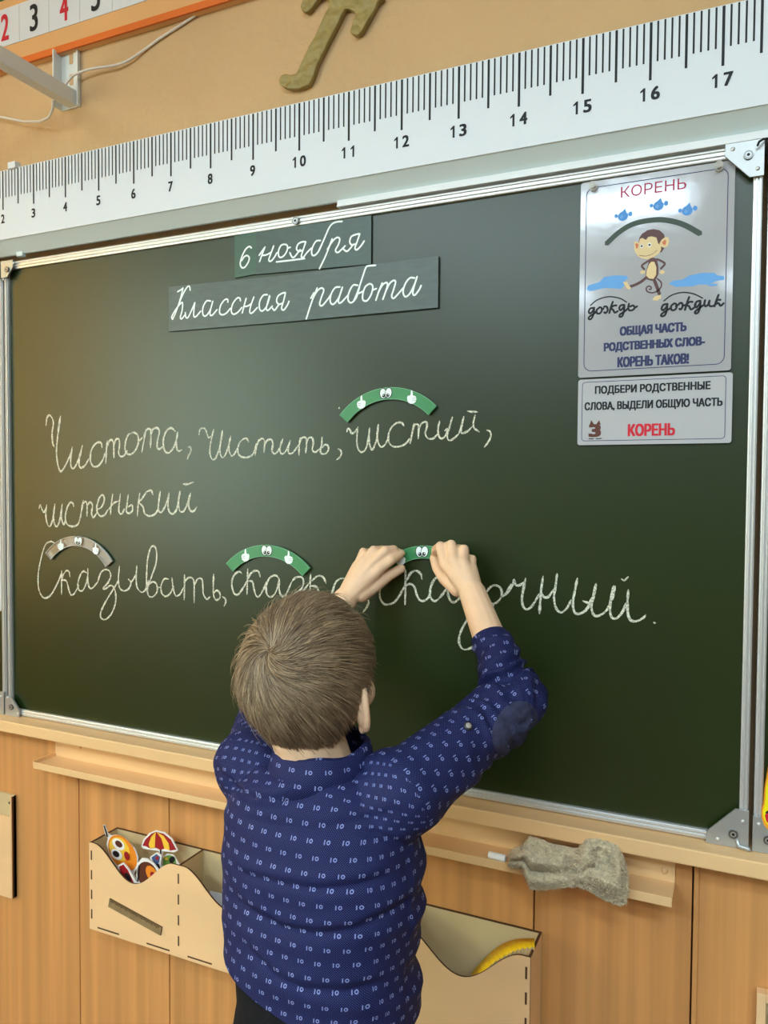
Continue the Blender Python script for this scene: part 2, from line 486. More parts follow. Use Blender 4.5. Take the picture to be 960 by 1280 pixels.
# left wall with one long window
wy0, wy1, wz0, wz1 = -4.6, -1.0, 0.85, 2.75
b = MB()
b.box((XL-0.15, YB, 0), (XL, wy0, ZC), M_left); b.box((XL-0.15, wy1, 0), (XL, WY, ZC), M_left)
b.box((XL-0.15, wy0, 0), (XL, wy1, wz0), M_left); b.box((XL-0.15, wy0, wz1), (XL, wy1, ZC), M_left)
b.build('wall_left', kind='structure')
b = MB()
for yy in (wy0, -3.4, -2.2, wy1-0.06): b.box((XL-0.11, yy, wz0), (XL-0.04, yy+0.06, wz1), M_white, 0.006)
for zz in (wz0, wz1-0.06): b.box((XL-0.11, wy0, zz), (XL-0.04, wy1, zz+0.06), M_white, 0.006)
win = b.build('window_1', kind='structure')
b = MB(); b.box((XL-0.08, wy0+0.03, wz0+0.03), (XL-0.075, wy1-0.03, wz1-0.03), M_pane); b.build('pane', win)
b = MB(); nC = 60
def curtain_line(k):
    y = -2.35 + 1.5*k/nC
    return (XL+0.06+0.022*math.sin(k*1.35), y)
rows = [[b.bm.verts.new((*curtain_line(k), z)) for k in range(nC+1)] for z in (0.12, 2.9)]
for k in range(nC): b.face([rows[0][k], rows[0][k+1], rows[1][k+1], rows[1][k]], M_curtain, True)
b.build('curtain', label='orange curtain drawn over the front end of the window', cat='curtain')

# wood panelling below the board: separate boards
seams = [XL, -1.85, -1.2, -0.553, -0.308, 0.439, 0.678, 1.3, 1.95, 2.6, XR]
for i in range(len(seams)-1):
    b = MB(); b.box((seams[i]+0.0012, 0.006, 0.0), (seams[i+1]-0.0012, WY, 0.83), M_wood, 0.0015)
    o = b.build('wall_front_panel', kind='structure')
b = MB(); b.box((0.6795, 0.003, 0.0), (0.6865, 0.02, 0.826), M_wood, 0.001); b.build('trim_2', kind='structure')
b = MB(); b.box((XL, -0.045, 0.824), (XR, WY, 0.8485), M_ledge, 0.0025); b.build('trim_1', kind='structure')

# ------------------------------------------------------------------ chalkboard
BX0, BX1, BZ0, BZ1 = -0.75, 0.75, 0.85, 1.85
board = empty('chalkboard', (0, 0.02, BZ0), 'large green chalkboard in a silver frame, middle panel with chalk words written on it', 'chalkboard')
b = MB(); b.box((BX0+0.005, 0.0, BZ0+0.005), (BX1-0.005, 0.02, BZ1-0.005), M_board); b.build('writing_surface', board)
def rail(x0, z0, x1, z1, parent, horizontal):
    b = MB()
    b.box((x0, -0.006, z0), (x1, 0.022, z1), M_alu, 0.002)
    if horizontal:
        for k in (0.3, 0.68):
            zz = z0+(z1-z0)*k; b.box((x0, -0.0085, zz), (x1, -0.005, zz+0.0026), M_alu, 0.0008)
    else:
        for k in (0.3, 0.68):
            xx = x0+(x1-x0)*k; b.box((xx, -0.0085, z0), (xx+0.0022, -0.005, z1), M_alu, 0.0008)
    return b.build('frame_rail', parent)
rail(BX0, BZ0, BX1, BZ0+0.014, board, True)
rail(BX0, BZ1-0.017, BX1, BZ1, board, True)
rail(BX0, BZ0+0.014, BX0+0.011, BZ1-0.017, board, False)
rail(BX1-0.012, BZ0+0.014, BX1, BZ1-0.017, board, False)
def screw(c, r, parent, ring=True):
    b = MB(); b.cyl(c, r, 0.003, M_screw)
    b.disc((c[0], c[1]-0.0032, c[2]), r*0.62, r*0.62, M_alu2); b.disc((c[0], c[1]-0.0034, c[2]), r*0.34, r*0.34, M_dark)
    return b.build('screw', parent)
def bracket(cx, cz, sx, sz, parent, size=0.05):
    """cut-corner steel plate over a frame corner"""
    b = MB(); k = size
    pts = [(0, 0), (k, 0), (k, 0.016), (0.018, k), (0, k)]
    b.prism([(cx+sx*px, -0.0135, cz+sz*pz) for px, pz in pts], M_alu2, 0.004)
    o = b.build('corner_bracket', parent, label='steel corner plate')
    screw((cx+sx*0.02, -0.0135, cz+sz*0.02), 0.0062, o)
    for px, pz in ((0.04, 0.008), (0.008, 0.04)):
        b = MB(); b.ball((cx+sx*px, -0.0135, cz+sz*pz), (0.003, 0.002, 0.003), M_alu, 10); b.build('rivet', o)
    return o
bracket(BX0-0.001, BZ1+0.001, 1, -1, board, 0.036)
bracket(BX1+0.001, BZ1+0.001, -1, -1, board, 0.05)
bracket(BX0-0.001, BZ0-0.0008, 1, 1, board, 0.042)
bracket(BX1+0.001, BZ0-0.0008, -1, 1, board, 0.056)
b = MB(); b.tube([(BX1-0.014, -0.0125, BZ0+0.014), (BX1-0.012, -0.014, BZ0+0.003), (BX1+0.001, -0.0165, BZ0+0.0015), (BX1+0.0035, -0.0165, BZ0+0.003)], 0.0035, M_alu2); b.build('hinge_link', board)
p = at(370, 275, -0.008)
screw((p.x, -0.008, p.z-0.002), 0.0068, board)

# chalk handwriting
K = {}
K['Чистота'] = (crop(40, 500, 4.571), 0.0046, [
 [(80,145),(85,105),(97,87),(112,98),(122,130),(115,190),(118,245),(127,268)], [(163,92),(155,150),(145,225),(140,300),(148,370),(165,408),(190,375),(220,310),(230,270)],
 [(230,270),(222,330),(222,375),(235,392),(255,365),(278,300),(288,260)], [(288,260),(272,330),(270,375),(282,388),(305,370),(325,335)],
 [(400,272),(395,245),(375,243),(350,265),(335,305),(335,350),(350,378),(375,378),(400,350),(420,300)],
 [(430,232),(425,290),(422,362)], [(428,270),(440,238),(455,228),(466,250),(468,330)], [(468,260),(480,225),(497,225),(500,260),(495,300),(505,322),(525,318),(545,290)],
 [(575,188),(550,200),(535,240),(532,285),(545,308),(570,308),(595,280),(608,240),(603,200),(580,185),(560,195)], [(608,240),(630,215)],
 [(650,170),(640,230),(628,298)], [(640,205),(655,170),(672,165),(680,185),(677,272)], [(680,200),(690,168),(715,160),(728,180),(718,230),(715,270),(730,280),(750,262)],
 [(820,180),(795,160),(770,175),(752,220),(752,270),(765,298),(785,300),(810,270),(828,215),(832,182)], [(832,182),(825,235),(828,280),(840,292),(855,285)],
 [(893,270),(905,268),(908,290),(895,318),(888,338)], [(160,100),(152,160),(145,220)]])
K['чистить'] = (crop(240, 510, 4.8), 0.0038, [
 [(42,160),(48,130),(65,120),(82,130),(90,155),(100,178),(112,170)], [(130,128),(118,180),(108,240),(110,285),(125,310),(145,295),(165,240),(178,180),(182,135)],
 [(182,135),(172,200),(168,260),(180,297),(200,280),(220,225),(232,170)], [(232,170),(222,225),(225,265),(240,288),(258,270),(275,235)],
 [(340,205),(330,185),(310,185),(285,210),(275,250),(285,285),(315,297),(345,292),(370,270),(385,215)],
 [(400,190),(388,230),(378,285)], [(385,235),(400,200),(420,183),(435,200),(432,268)], [(435,225),(450,195),(475,190),(485,215),(480,255),(495,275),(515,260),(530,230)],
 [(545,185),(530,230),(530,265),(545,275),(565,255),(590,195)], [(590,195),(578,240),(580,270),(600,272),(620,250),(640,220)],
 [(650,180),(643,230),(642,285)], [(642,225),(655,185),(675,175),(688,195),(682,270)], [(685,215),(700,180),(722,180),(728,210),(722,250),(740,265),(765,245)],
 [(780,175),(778,215),(770,255),(780,275),(805,272),(820,245),(812,222),(795,222),(780,240)], [(878,245),(892,255),(896,275),(885,297),(868,310)]])
K['чистый'] = (crop(420, 500, 4.571), 0.0036, [
 [(62,182),(68,163),(78,168),(90,190),(108,182),(118,165)], [(125,155),(120,200),(120,250),(130,285),(150,298),(172,275),(185,220),(192,160)],
 [(192,160),(188,220),(195,265),(208,283),(228,240),(238,190),(242,140)], [(242,140),(235,195),(240,240),(258,268),(280,255),(295,225)],
 [(388,148),(375,130),(345,132),(315,160),(300,200),(302,240),(325,265),(365,265),(400,248),(420,220)],
 [(445,135),(435,190),(423,248)], [(435,190),(445,150),(460,138),(472,150),(470,220)], [(472,170),(488,135),(515,125),(520,150),(510,190),(525,218),(555,220),(580,195)],
 [(592,120),(583,170),(590,210),(608,220),(630,195),(638,165),(622,175)], [(665,98),(650,150),(635,200),(645,230),(670,222),(700,195)], [(700,195),(718,150),(730,98)],
 [(730,95),(718,140),(715,180),(725,190),(755,175),(780,150)], [(795,85),(785,130),(790,160),(818,182)], [(752,63),(775,67),(808,68)],
 [(862,172),(880,180),(885,205),(870,240),(848,268)]])
K['чистенький'] = (crop(40, 590, 4.364), 0.0046, [
 [(38,200),(45,180),(55,205),(65,220),(75,200)], [(80,180),(75,220),(80,270),(95,298),(110,270),(120,220),(125,175)], [(125,175),(118,230),(122,280),(135,298),(152,260),(165,175)],
 [(165,175),(160,230),(165,270),(175,285),(185,250)], [(228,190),(222,170),(208,168),(190,200),(182,250),(192,285),(220,297),(250,285),(265,240)],
 [(280,155),(272,200),(262,262)], [(278,175),(292,160),(300,180),(300,240)], [(302,185),(315,165),(330,180),(325,225),(335,248),(352,225)],
 [(355,205),(380,190),(395,150),(385,125),(368,140),(355,180),(355,215),(372,240),(395,235),(415,205)],
 [(440,120),(432,180),(428,232)], [(418,205),(445,170),(470,160)], [(482,120),(475,180),(475,220),(490,228),(505,200)],
 [(525,125),(518,180),(515,215),(530,225),(548,210),(545,180),(525,190)], [(588,115),(580,170),(575,240)], [(660,125),(650,102),(625,110),(600,145),(585,165),(605,190),(615,225),(640,240),(670,230),(690,200)],
 [(700,105),(692,160),(690,205),(705,220),(725,190),(740,150),(748,115)], [(748,115),(742,170),(748,215),(770,228),(790,200),(800,150),(808,105)],
 [(808,105),(800,160),(805,210),(825,215),(845,180),(865,115)], [(865,115),(855,165),(860,205),(880,215),(898,192)], [(825,65),(845,67),(882,55)]])
K['Сказывать'] = (crop(40, 660, 3.84), 0.0040, [
 [(108,72),(90,65),(65,80),(45,140),(30,220),(32,290),(50,330),(70,335),(95,315),(125,260),(140,220)],
 [(142,205),(142,260),(142,320)], [(182,235),(178,210),(165,205),(150,225),(143,255)], [(143,250),(165,255),(178,300),(188,322),(205,312),(225,275)],
 [(262,215),(245,208),(228,235),(220,275),(228,300),(245,298),(260,265),(268,225),(268,195)], [(268,195),(268,250),(275,285),(290,288),(315,260)],
 [(315,260),(330,215),(350,200),(370,205),(378,230),(365,262),(342,288),(352,292),(380,275),(398,300),(402,350),(385,405),(355,438),(332,432),(330,405),(350,360),(380,310),(405,270),(415,250)],
 [(420,183),(415,240),(420,285),(440,302),(465,290),(475,262),(462,245)], [(475,262),(490,240),(500,220)], [(503,182),(500,240),(505,285),(525,308),(545,295),(560,250)],
 [(550,300),(550,230),(555,150),(570,95),(588,88),(598,115),(595,170),(575,230),(555,290),(560,325),(580,330),(600,305),(598,270),(580,258),(562,270)], [(600,285),(620,285)],
 [(655,245),(635,245),(620,275),(622,310),(640,328),(662,315),(680,280)], [(672,240),(678,290),(690,325),(710,318),(728,285)],
 [(732,225),(732,290),(730,345)], [(733,260),(748,240),(768,240),(778,265),(778,360)], [(780,275),(795,245),(815,245),(820,275),(822,315),(838,340),(855,330)],
 [(872,222),(870,280),(872,325),(885,345),(902,335),(900,310),(885,300),(872,315)], [(915,330),(928,340),(930,355),(922,375)]])
K['сказка'] = (crop(280, 690, 5.647), 0.0040, [
 [(125,152),(112,140),(90,145),(65,175),(55,220),(62,270),(80,300),(105,295),(140,245),(165,200)], [(168,120),(165,200),(162,300)],
 [(255,175),(245,140),(220,132),(190,150),(170,190)], [(170,205),(200,210),(212,260),(225,305),(245,315),(275,270),(300,210)],
 [(390,205),(380,175),(355,165),(320,185),(300,235),(300,290),(325,318),(355,300),(378,250),(392,190)], [(392,190),(388,250),(400,300),(425,315),(450,275),(475,215)],
 [(475,215),(500,185),(535,175),(560,195),(555,245),(525,280),(490,305),(530,300),(550,330),(560,345)], [(440,318),(480,330),(520,335)], [(600,220),(560,275),(520,340),(490,380)],
 [(612,155),(608,240),(607,330)], [(720,220),(705,185),(680,168),(650,175),(620,205)], [(612,240),(650,245),(670,280),(690,325),(720,335),(750,310),(770,260)],
 [(850,185),(815,190),(785,220),(770,270),(770,300),(790,318),(830,300),(860,250)]])
K['сказочный'] = (lambda p: p, 0.0043, [[(460+x/5.333, 690+y/5.333) for x, y in s] for s in [
 [(90,235),(78,265),(82,310),(105,345),(135,350),(175,335),(210,290),(245,225)], [(250,120),(250,230),(247,350)], [(360,180),(350,145),(320,125),(285,140),(258,190)],
 [(255,222),(285,213),(310,235),(325,285),(345,320),(375,325),(405,300),(420,260)],
 [(480,160),(445,180),(420,230),(412,285),(430,320),(455,325),(490,290),(525,240),(535,210)], [(535,210),(532,270),(545,315),(570,335),(600,318),(640,270),(680,260),(700,300),(690,360),(680,415),(650,470),(615,540),(607,600),(625,640),(655,650),(700,630),(740,580),(780,500),(840,345)],
 [(790,270),(810,240),(840,222),(875,232),(892,265),(885,305),(860,335),(830,345),(800,320),(790,270)], [(892,300),(920,275),(955,215)]]] +
 [[(600+x/4, 700+y/4) for x, y in s] for s in [
 [(112,185),(140,160),(165,120),(170,98),(180,125),(200,125),(220,110)], [(228,92),(218,140),(210,190),(215,230),(235,247),(260,230),(285,190),(300,165)],
 [(315,82),(305,160),(297,268)], [(305,160),(320,185),(340,185),(360,160),(375,145)], [(385,70),(378,130),(370,190),(380,240),(405,262),(435,240),(455,200)],
 [(487,92),(475,150),(465,210),(470,255),(490,270),(525,255),(545,225),(540,215),(515,205)], [(545,215),(570,180)], [(580,120),(568,180),(557,235),(570,275),(595,278),(630,255),(655,215)],
 [(668,130),(655,190),(650,250),(660,288),(685,290),(715,255),(730,215)], [(675,132),(662,200)], [(742,148),(738,210),(740,270),(755,302),(785,305),(815,290),(828,275)],
 [(708,95),(722,102),(740,85)], [(868,312),(872,314),(876,315)]]])
ly = 0
for word, (fn, wd, strokes) in K.items():
    b = MB()
    for s in strokes:
        ly += 1
        stroke(b, [fn(p) for p in s], -0.0006-0.000004*ly, wd*0.86, M_chalkline, 1.3, True, 0.5)
    b.build('chalk_word', board, label='white handwritten chalk word «%s»' % word)
b = MB(); stroke(b, [(459,749),(461,752),(459,758),(454,765)], -0.0008, 0.0032, M_chalkline, 1.3, True, 0.5); b.build('chalk_comma', board)
b = MB()
p = at(424, 510, -0.0008); b.disc((p.x, -0.0008, p.z), 0.0016, 0.0018, M_chalkline, 8)
b.build('chalk_dot', board)

# wings of the board, only their inner edges come into view
def wing(x0, x1, label):
    w = empty('chalkboard_wing', ((x0+x1)/2, 0.02, BZ0), label, 'chalkboard')
    b = MB(); b.box((x0+0.004, 0.0, BZ0+0.004), (x1-0.004, 0.02, BZ1-0.004), M_board); b.build('writing_surface', w)
    rail(x0, BZ0, x1, BZ0+0.014, w, True); rail(x0, BZ1-0.017, x1, BZ1, w, True)
    rail(x0, BZ0+0.014, x0+0.012, BZ1-0.017, w, False); rail(x1-0.012, BZ0+0.014, x1, BZ1-0.017, w, False)
    for cx, sx in ((x0-0.001, 1), (x1+0.001, -1)):
        bracket(cx, BZ0-0.0008, sx, 1, w, 0.05); bracket(cx, BZ1+0.001, sx, -1, w, 0.036)
    return w
wing(-1.507, -0.757, 'left wing of the green chalkboard, its silver edge just inside the picture')
wing(0.757, 1.507, 'right wing of the green chalkboard behind the yellow cutout, silver inner edge showing')
b = MB()
z = at(2, 764, -0.002).z
b.prism(rounded(-1.02, z, -0.7735, z+0.30, 0.004, -0.0035), M_sheet, 0.0015)
b.build('paper_sheet', label='white paper sheet low on the left chalkboard wing, right edge showing', cat='paper')
b = MB(); za, zb_ = at(2, 560, -0.0035).z, at(3, 354, -0.0035).z
b.prism(rounded(-1.00, za, -0.7735, zb_, 0.004, -0.0035), M_sheet, 0.0015)
b.build('paper_sheet', label='tall white paper sheet high on the left chalkboard wing, right edge showing', cat='paper')

# ------------------------------------------------------------------ green arc signs
def arc3(a, c, b_):
    """circle through three points of the (x, z) plane"""
    ax, ay, bx, by, cx, cy = a.x, a.z, b_.x, b_.z, c.x, c.z
    d = 2*(ax*(by-cy)+bx*(cy-ay)+cx*(ay-by))
    ux = ((ax*ax+ay*ay)*(by-cy)+(bx*bx+by*by)*(cy-ay)+(cx*cx+cy*cy)*(ay-by))/d
    uy = ((ax*ax+ay*ay)*(cx-bx)+(bx*bx+by*by)*(ax-cx)+(cx*cx+cy*cy)*(bx-ax))/d
    return ux, uy, math.hypot(ax-ux, ay-uy)
def fist(mb, c, s, mirror, Y):
    """white cartoon fist with one finger up"""
    sh = [(-.5,-.55),(-.2,-.75),(.2,-.75),(.5,-.55),(.62,-.15),(.52,.15),(.3,.25),(.12,.3),(.1,.75),(0,.95),(-.14,.9),(-.16,.5),(-.25,.28),(-.5,.3),(-.66,.1),(-.62,-.25)]
    mb.poly([(c.x+mirror*x*s, Y, c.z+z*s) for x, z in sh], M_wink)
    for zz in (-0.05, -0.3):
        mb.poly([(c.x+mirror*x*s, Y-0.0001, c.z+z*s) for x, z in ((.05, zz), (.5, zz+.04), (.5, zz-.03), (.05, zz-.06))], M_cellline)
def arc_sign(ol, orr, crest, t, face, rim, label, held=0.0):
    Y = -0.0065-held
    a, b_, c = at(*ol, Y), at(*orr, Y), at(*crest, Y)
    cx, cz, R = arc3(a, c, b_)
    a0, a1 = math.atan2(a.z-cz, a.x-cx), math.atan2(b_.z-cz, b_.x-cx)
    n = 28
    ang = [a0+(a1-a0)*k/n for k in range(n+1)]
    P = lambda th, r, y=Y: Vector((cx+r*math.cos(th), y, cz+r*math.sin(th)))
    root = empty('arc_sign', P((a0+a1)/2, R-t, 0.0), label, 'sign', 'cartoon arc signs on the chalkboard')
    m = MB()
    m.prism([P(th, R) for th in ang] + [P(th, R-t) for th in reversed(ang)], face, 0.004, rim)
    for r0, r1 in ((R-0.0009, R), (R-t, R-t+0.0009)):
        for k in range(n): m.poly([P(ang[k], r0, Y-0.0001), P(ang[k+1], r0, Y-0.0001), P(ang[k+1], r1, Y-0.0001), P(ang[k], r1, Y-0.0001)], rim)
    if face is M_glare:  # denser patches of the same painted glare
        for k0, k1 in ((2, 5), (8, 9), (20, 22)):
            m.poly([P(ang[k0], R-t*0.9, Y-0.0001), P(ang[k0], R-t*0.1, Y-0.0001), P(ang[k1], R-t*0.1, Y-0.0001), P(ang[k1], R-t*0.9, Y-0.0001)], M_glare)
    m.build('arc_plate', root)
    mid = (a0+a1)/2; e = MB(); s = t*0.43
    for sx in (-1, 1):
        q = P(mid-sx*0.0055/R, R-t*0.47, Y-0.0003-0.0001*sx)
        e.disc((q.x, q.y, q.z), s*0.78, s*1.08, M_cblack, 20, -0.12*sx)
        e.disc((q.x, q.y-0.0002, q.z), s*0.64, s*0.94, M_wink, 20, -0.12*sx)
        e.disc((q.x-sx*s*0.12, q.y-0.0004, q.z-s*0.45), s*0.34, s*0.36, M_cblack, 14)
        e.disc((q.x-sx*s*0.02, q.y-0.0005, q.z-s*0.34), s*0.11, s*0.11, M_wink, 10)
    e.build('eyes', root)
    for fr, mir in ((0.235, -1), (0.765, 1)):
        h = MB(); q = P(a0+(a1-a0)*fr, R-t*0.56, Y-0.0003); fist(h, q, t*0.66, mir, Y-0.0003); h.build('cartoon_hand', root)
    return root
arc_sign((424.4,519), (545.6,507.5), (488,484), 0.0205, M_green, M_rim, 'green arc with cartoon eyes above the word чистый, uppermost on the board')
arc_sign((282.5,704.4), (387.2,710.4), (333.7,681.2), 0.0215, M_green, M_rim, 'green arc with cartoon eyes over сказка, left of the boy\'s hands')
arc_sign((56.6,691.5), (139.7,701.8), (91.6,670.2), 0.0205, M_glare, M_film, 'glossy arc, brown glare painted into its tint, with cartoon eyes over the word Сказывать')
arc_sign((476,711), (584,709), (529,682), 0.0215, M_green, M_rim, 'green arc with cartoon eyes being pressed on by the boy\'s hands')

# ------------------------------------------------------------------ word cards
def card(name, quad, strokes, fn, m, wd, label, Y=-0.004, extra=()):
    pts = [at(x, y, Y) for x, y in quad]
    x0, x1 = (pts[0].x+pts[3].x)/2, (pts[1].x+pts[2].x)/2
    pts = [Vector((x0, Y, pts[0].z)), Vector((x1, Y, pts[1].z)), Vector((x1, Y, pts[2].z)), Vector((x0, Y, pts[3].z))]
    c = sum(pts, Vector())/4
    root = empty('word_card', (c.x, 0, min(p.z for p in pts)), label, 'card', 'dark handwriting cards at the top of the board')
    b = MB(); b.prism(pts, m, 0.003, M_dark); b.build('card_face', root)
    b = MB()
    for i, s in enumerate(strokes): stroke(b, [fn(p) for p in s], Y-0.0004-0.00001*i, wd, M_wink, 1.2)
    b.build('lettering', root, label='white cursive lettering')
    return root
f1 = crop(290, 265, 5.333)
card('six', [(293,294.5),(322,290),(322,342),(293.5,347.5)], [[(130,240),(115,230),(90,250),(65,300),(55,345),(65,370),(85,368),(108,335),(115,305),(100,290),(80,300),(65,325)]], f1, M_cardg, 0.0032,
     'greener dark card with the white numeral 6, left end of the date', Y=-0.0035)
card('november', [(320,290),(464.5,269),(463.5,330),(320,343)], [
 [(180,290),(215,240)], [(220,232),(200,285),(183,332)], [(200,290),(230,285),(262,268)], [(278,225),(258,280),(245,320),(258,328),(280,305),(300,270)],
 [(345,215),(325,225),(310,260),(312,295),(330,302),(355,280),(370,245),(365,220),(345,215)], [(372,240),(390,235)], [(385,270),(400,300),(415,300),(440,270),(455,250)],
 [(470,255),(445,262),(430,245),(440,215),(465,200),(492,198)], [(492,198),(475,250),(462,295),(475,302),(500,270),(530,240)], [(295,333),(390,322),(485,310)],
 [(590,190),(560,195),(535,240),(532,280),(548,290),(575,265),(600,215)], [(575,265),(610,190),(645,110),(670,78),(700,66),(735,63)],
 [(668,178),(625,290),(582,380)], [(635,250),(670,195),(700,170),(718,180),(710,215),(690,255),(705,270),(730,250),(755,225)],
 [(740,245),(765,262),(790,240),(808,215)], [(825,212),(800,220),(785,200),(795,165),(825,150),(852,145)], [(852,145),(835,195),(820,240),(832,252),(860,225),(882,192)]], f1, M_card, 0.0032,
 'dark green card reading ноября in white cursive, below the top frame')
card('class', [(211,358.5),(367,343),(366.5,401.5),(210.5,414.5)], [
 [(95,140),(120,125),(135,112)], [(135,112),(115,190),(85,280),(60,335)], [(60,335),(55,315),(80,270),(105,235)], [(185,130),(180,102),(165,105),(140,145),(115,200),(108,225)], [(105,235),(130,215),(128,270),(115,320),(125,330),(150,300)],
 [(150,285),(155,320),(170,320),(195,270),(218,215)], [(218,215),(212,260),(210,310),(225,315),(260,275)],
 [(330,205),(300,205),(275,250),(275,300),(295,310),(325,270),(345,205)], [(345,205),(330,260),(325,300),(340,305),(375,265)],
 [(450,215),(450,195),(430,195),(400,235),(392,285),(410,302),(440,290),(470,255)], [(540,205),(535,185),(515,185),(485,225),(475,275),(490,298),(520,285),(550,250)],
 [(580,185),(565,240),(552,290)], [(560,245),(590,240),(615,225)], [(635,175),(615,230),(605,280),(620,290),(660,250)],
 [(730,160),(700,165),(675,210),(675,260),(695,275),(725,240),(748,170)], [(745,165),(730,220),(722,260),(735,270),(765,240)],
 [(765,255),(780,270),(800,245),(815,225)], [(835,220),(810,228),(795,205),(805,170),(835,150),(858,145)], [(858,145),(845,200),(830,255),(845,268),(870,235),(883,205)]], crop(205, 340, 5.647), M_card2, 0.0032,
 'grey-green card reading Классная in white cursive', Y=-0.0048)
card('work', [(365.5,343),(548.5,320),(547,384.5),(365,401.5)], [
 [(140,285),(160,250)], [(180,220),(145,310),(112,412)], [(150,290),(180,240),(205,222),(220,235),(205,280),(195,320),(210,330),(245,290),(265,260)],
 [(320,215),(290,220),(265,260),(260,305),(278,322),(310,285),(335,220)], [(335,215),(318,270),(310,305),(325,312),(370,265)],
 [(430,205),(400,205),(375,250),(370,295),(390,312),(420,280),(440,215)], [(405,300),(430,240),(460,150),(480,95),(500,85),(540,82)], [(435,255),(465,240)],
 [(500,195),(475,215),(460,260),(462,295),(485,300),(510,265),(522,220),(515,200),(500,195)], [(520,235),(545,225)],
 [(580,190),(560,240),(540,298)], [(555,250),(580,205),(605,188),(612,205),(595,260),(583,292)], [(600,245),(625,195),(650,175),(662,185),(650,230),(638,270),(650,285),(680,255),(710,220)],
 [(780,160),(750,160),(722,195),(708,245),(722,275),(750,255),(780,195),(795,150)], [(795,150),(775,215),(768,255),(780,265),(805,235),(820,205)]], crop(360, 315, 4.923), M_card2, 0.0032,
 'grey-green card reading работа in white cursive, right of the Классная card', Y=-0.0052)

# ------------------------------------------------------------------ posters
def sheet(Y, tl, tr, br, bl, m, name, root, r=0.004):
    x0 = (at(*tl, Y).x+at(*bl, Y).x)/2; x1 = (at(*tr, Y).x+at(*br, Y).x)/2
    z1 = (at(*tl, Y).z+at(*tr, Y).z)/2; z0 = (at(*bl, Y).z+at(*br, Y).z)/2
    b = MB(); b.prism(rounded(x0, z0, x1, z1, r, Y), m, 0.0012, M_film); b.build(name, root)
    return x0, z0, x1, z1
PY = -0.0045
pr_ = empty('poster', (0.55, 0, 1.5), 'tall laminated poster with a walking monkey under a green arc, КОРЕНЬ on top', 'poster')
x0, z0, x1, z1 = sheet(PY, (726,229), (917,200), (916,463), (723,472), M_paper, 'poster_sheet', pr_)
b = MB(); q = PY-0.0002
outline(b, rounded(x0+0.008, z0+0.009, x1-0.0085, z1-0.009, 0.012, q), 0.0011, M_inkblue)
b.build('border_line', pr_)
b = MB(); text_into(b, 'КОРЕНЬ', (776,247.5), (858,221.5), q, M_magenta); b.build('title_lettering', pr_)
b = MB()
for t_, p0, p1 in (('ОБЩАЯ ЧАСТЬ', (774.5,422), (858.5,402)), ('РОДСТВЕННЫХ СЛОВ-', (754.5,441.5), (881.5,420)), ('КОРЕНЬ ТАКОВ!', (771.5,459.5), (861.5,441))):
    text_into(b, t_, p0, p1, q, M_inkblue, 0.0010)
b.build('slogan_lettering', pr_)
b = MB(); fd = crop(725, 360, 5.05)
for i, s in enumerate([[(85,125),(65,130),(55,150),(65,160),(80,145),(90,125)],[(90,122),(85,165),(70,195),(55,195),(60,180),(90,160),(105,145)],[(120,125),(105,140),(108,160),(125,160),(137,145),(135,125),(120,122)],[(137,138),(150,128)],
 [(150,118),(168,118),(175,140),(162,158),(152,152)],[(208,85),(195,120),(185,160)],[(232,110),(212,112),(195,130),(208,137),(220,155),(240,145)],
 [(275,105),(255,112),(248,130),(258,140),(275,120),(280,105)],[(280,105),(278,140),(268,175),(252,182),(252,168),(285,145),(300,130)],[(310,98),(305,120),(310,140),(330,140),(345,125),(335,110),(315,118)],[(345,125),(362,115)],
 [(545,100),(525,108),(515,130),(525,140),(545,120),(552,98)],[(552,98),(548,140),(535,172),(515,178),(515,165),(550,140),(575,125)],[(590,100),(575,115),(578,138),(598,138),(610,120),(605,100),(590,98)],[(604,116),(626,102)],
 [(625,97),(642,95),(648,115),(636,135),(626,130)],[(690,55),(675,95),(662,140)],[(712,88),(692,88),(672,108),(688,115),(700,135),(720,125)],
 [(755,80),(735,88),(725,110),(735,122),(755,100),(760,78)],[(760,78),(758,120),(745,155),(728,160),(728,148),(765,118),(785,105)],
 [(718,126),(726,118),(730,100)],[(646,112),(674,106)],[(783,106),(786,98)],[(790,75),(785,100),(792,115),(808,105),(818,78)],[(818,78),(815,105),(825,115),(842,112),(864,98)],[(875,42),(860,80),(848,118)],[(888,75),(870,75),(858,90),(876,98),(888,112),(908,95)]]):
    if i == 11: b.build('script_word', pr_); b = MB()
    stroke(b, [fd(p) for p in s], q-0.00001*i, 0.0030, M_ink, 0.8)
b.build('script_word', pr_)
for s in ([(65,110),(110,75),(180,55),(250,65),(295,90)], [(528,82),(580,45),(650,28),(720,38),(775,65)]):
    b = MB(); stroke(b, [fd(p) for p in s], q, 0.0019, M_ink, 1.2); b.build('word_arc', pr_)
b = MB(); fm = crop(720, 190, 4.8)
stroke(b, [fm(p) for p in ((183,550),(260,480),(350,430),(470,407),(560,412),(650,438),(745,490))], q, 0.0078, M_arcdark, 1.5)
b.build('printed_arc', pr_)
for cx, cy in ((282,385), (495,322), (668,352)):
    b = MB(); c = at(*fm((cx, cy)), q)
    b.disc((c.x, c.y, c.z), 0.0075, 0.0070, M_blue2, 16)
    b.poly([(c.x-0.005, q, c.z+0.004), (c.x+0.005, q, c.z+0.005), (c.x+0.003, q-0.0001, c.z+0.011)], M_blue2)
    b.disc((c.x+0.0105, c.y, c.z+0.002), 0.0032, 0.0036, M_blue2, 12); b.disc((c.x-0.010, c.y, c.z+0.0015), 0.0026, 0.003, M_blue2, 12)
    b.disc((c.x-0.002, c.y-0.0001, c.z-0.001), 0.0025, 0.003, M_blue, 10)
    b.build('rain_drop', pr_)
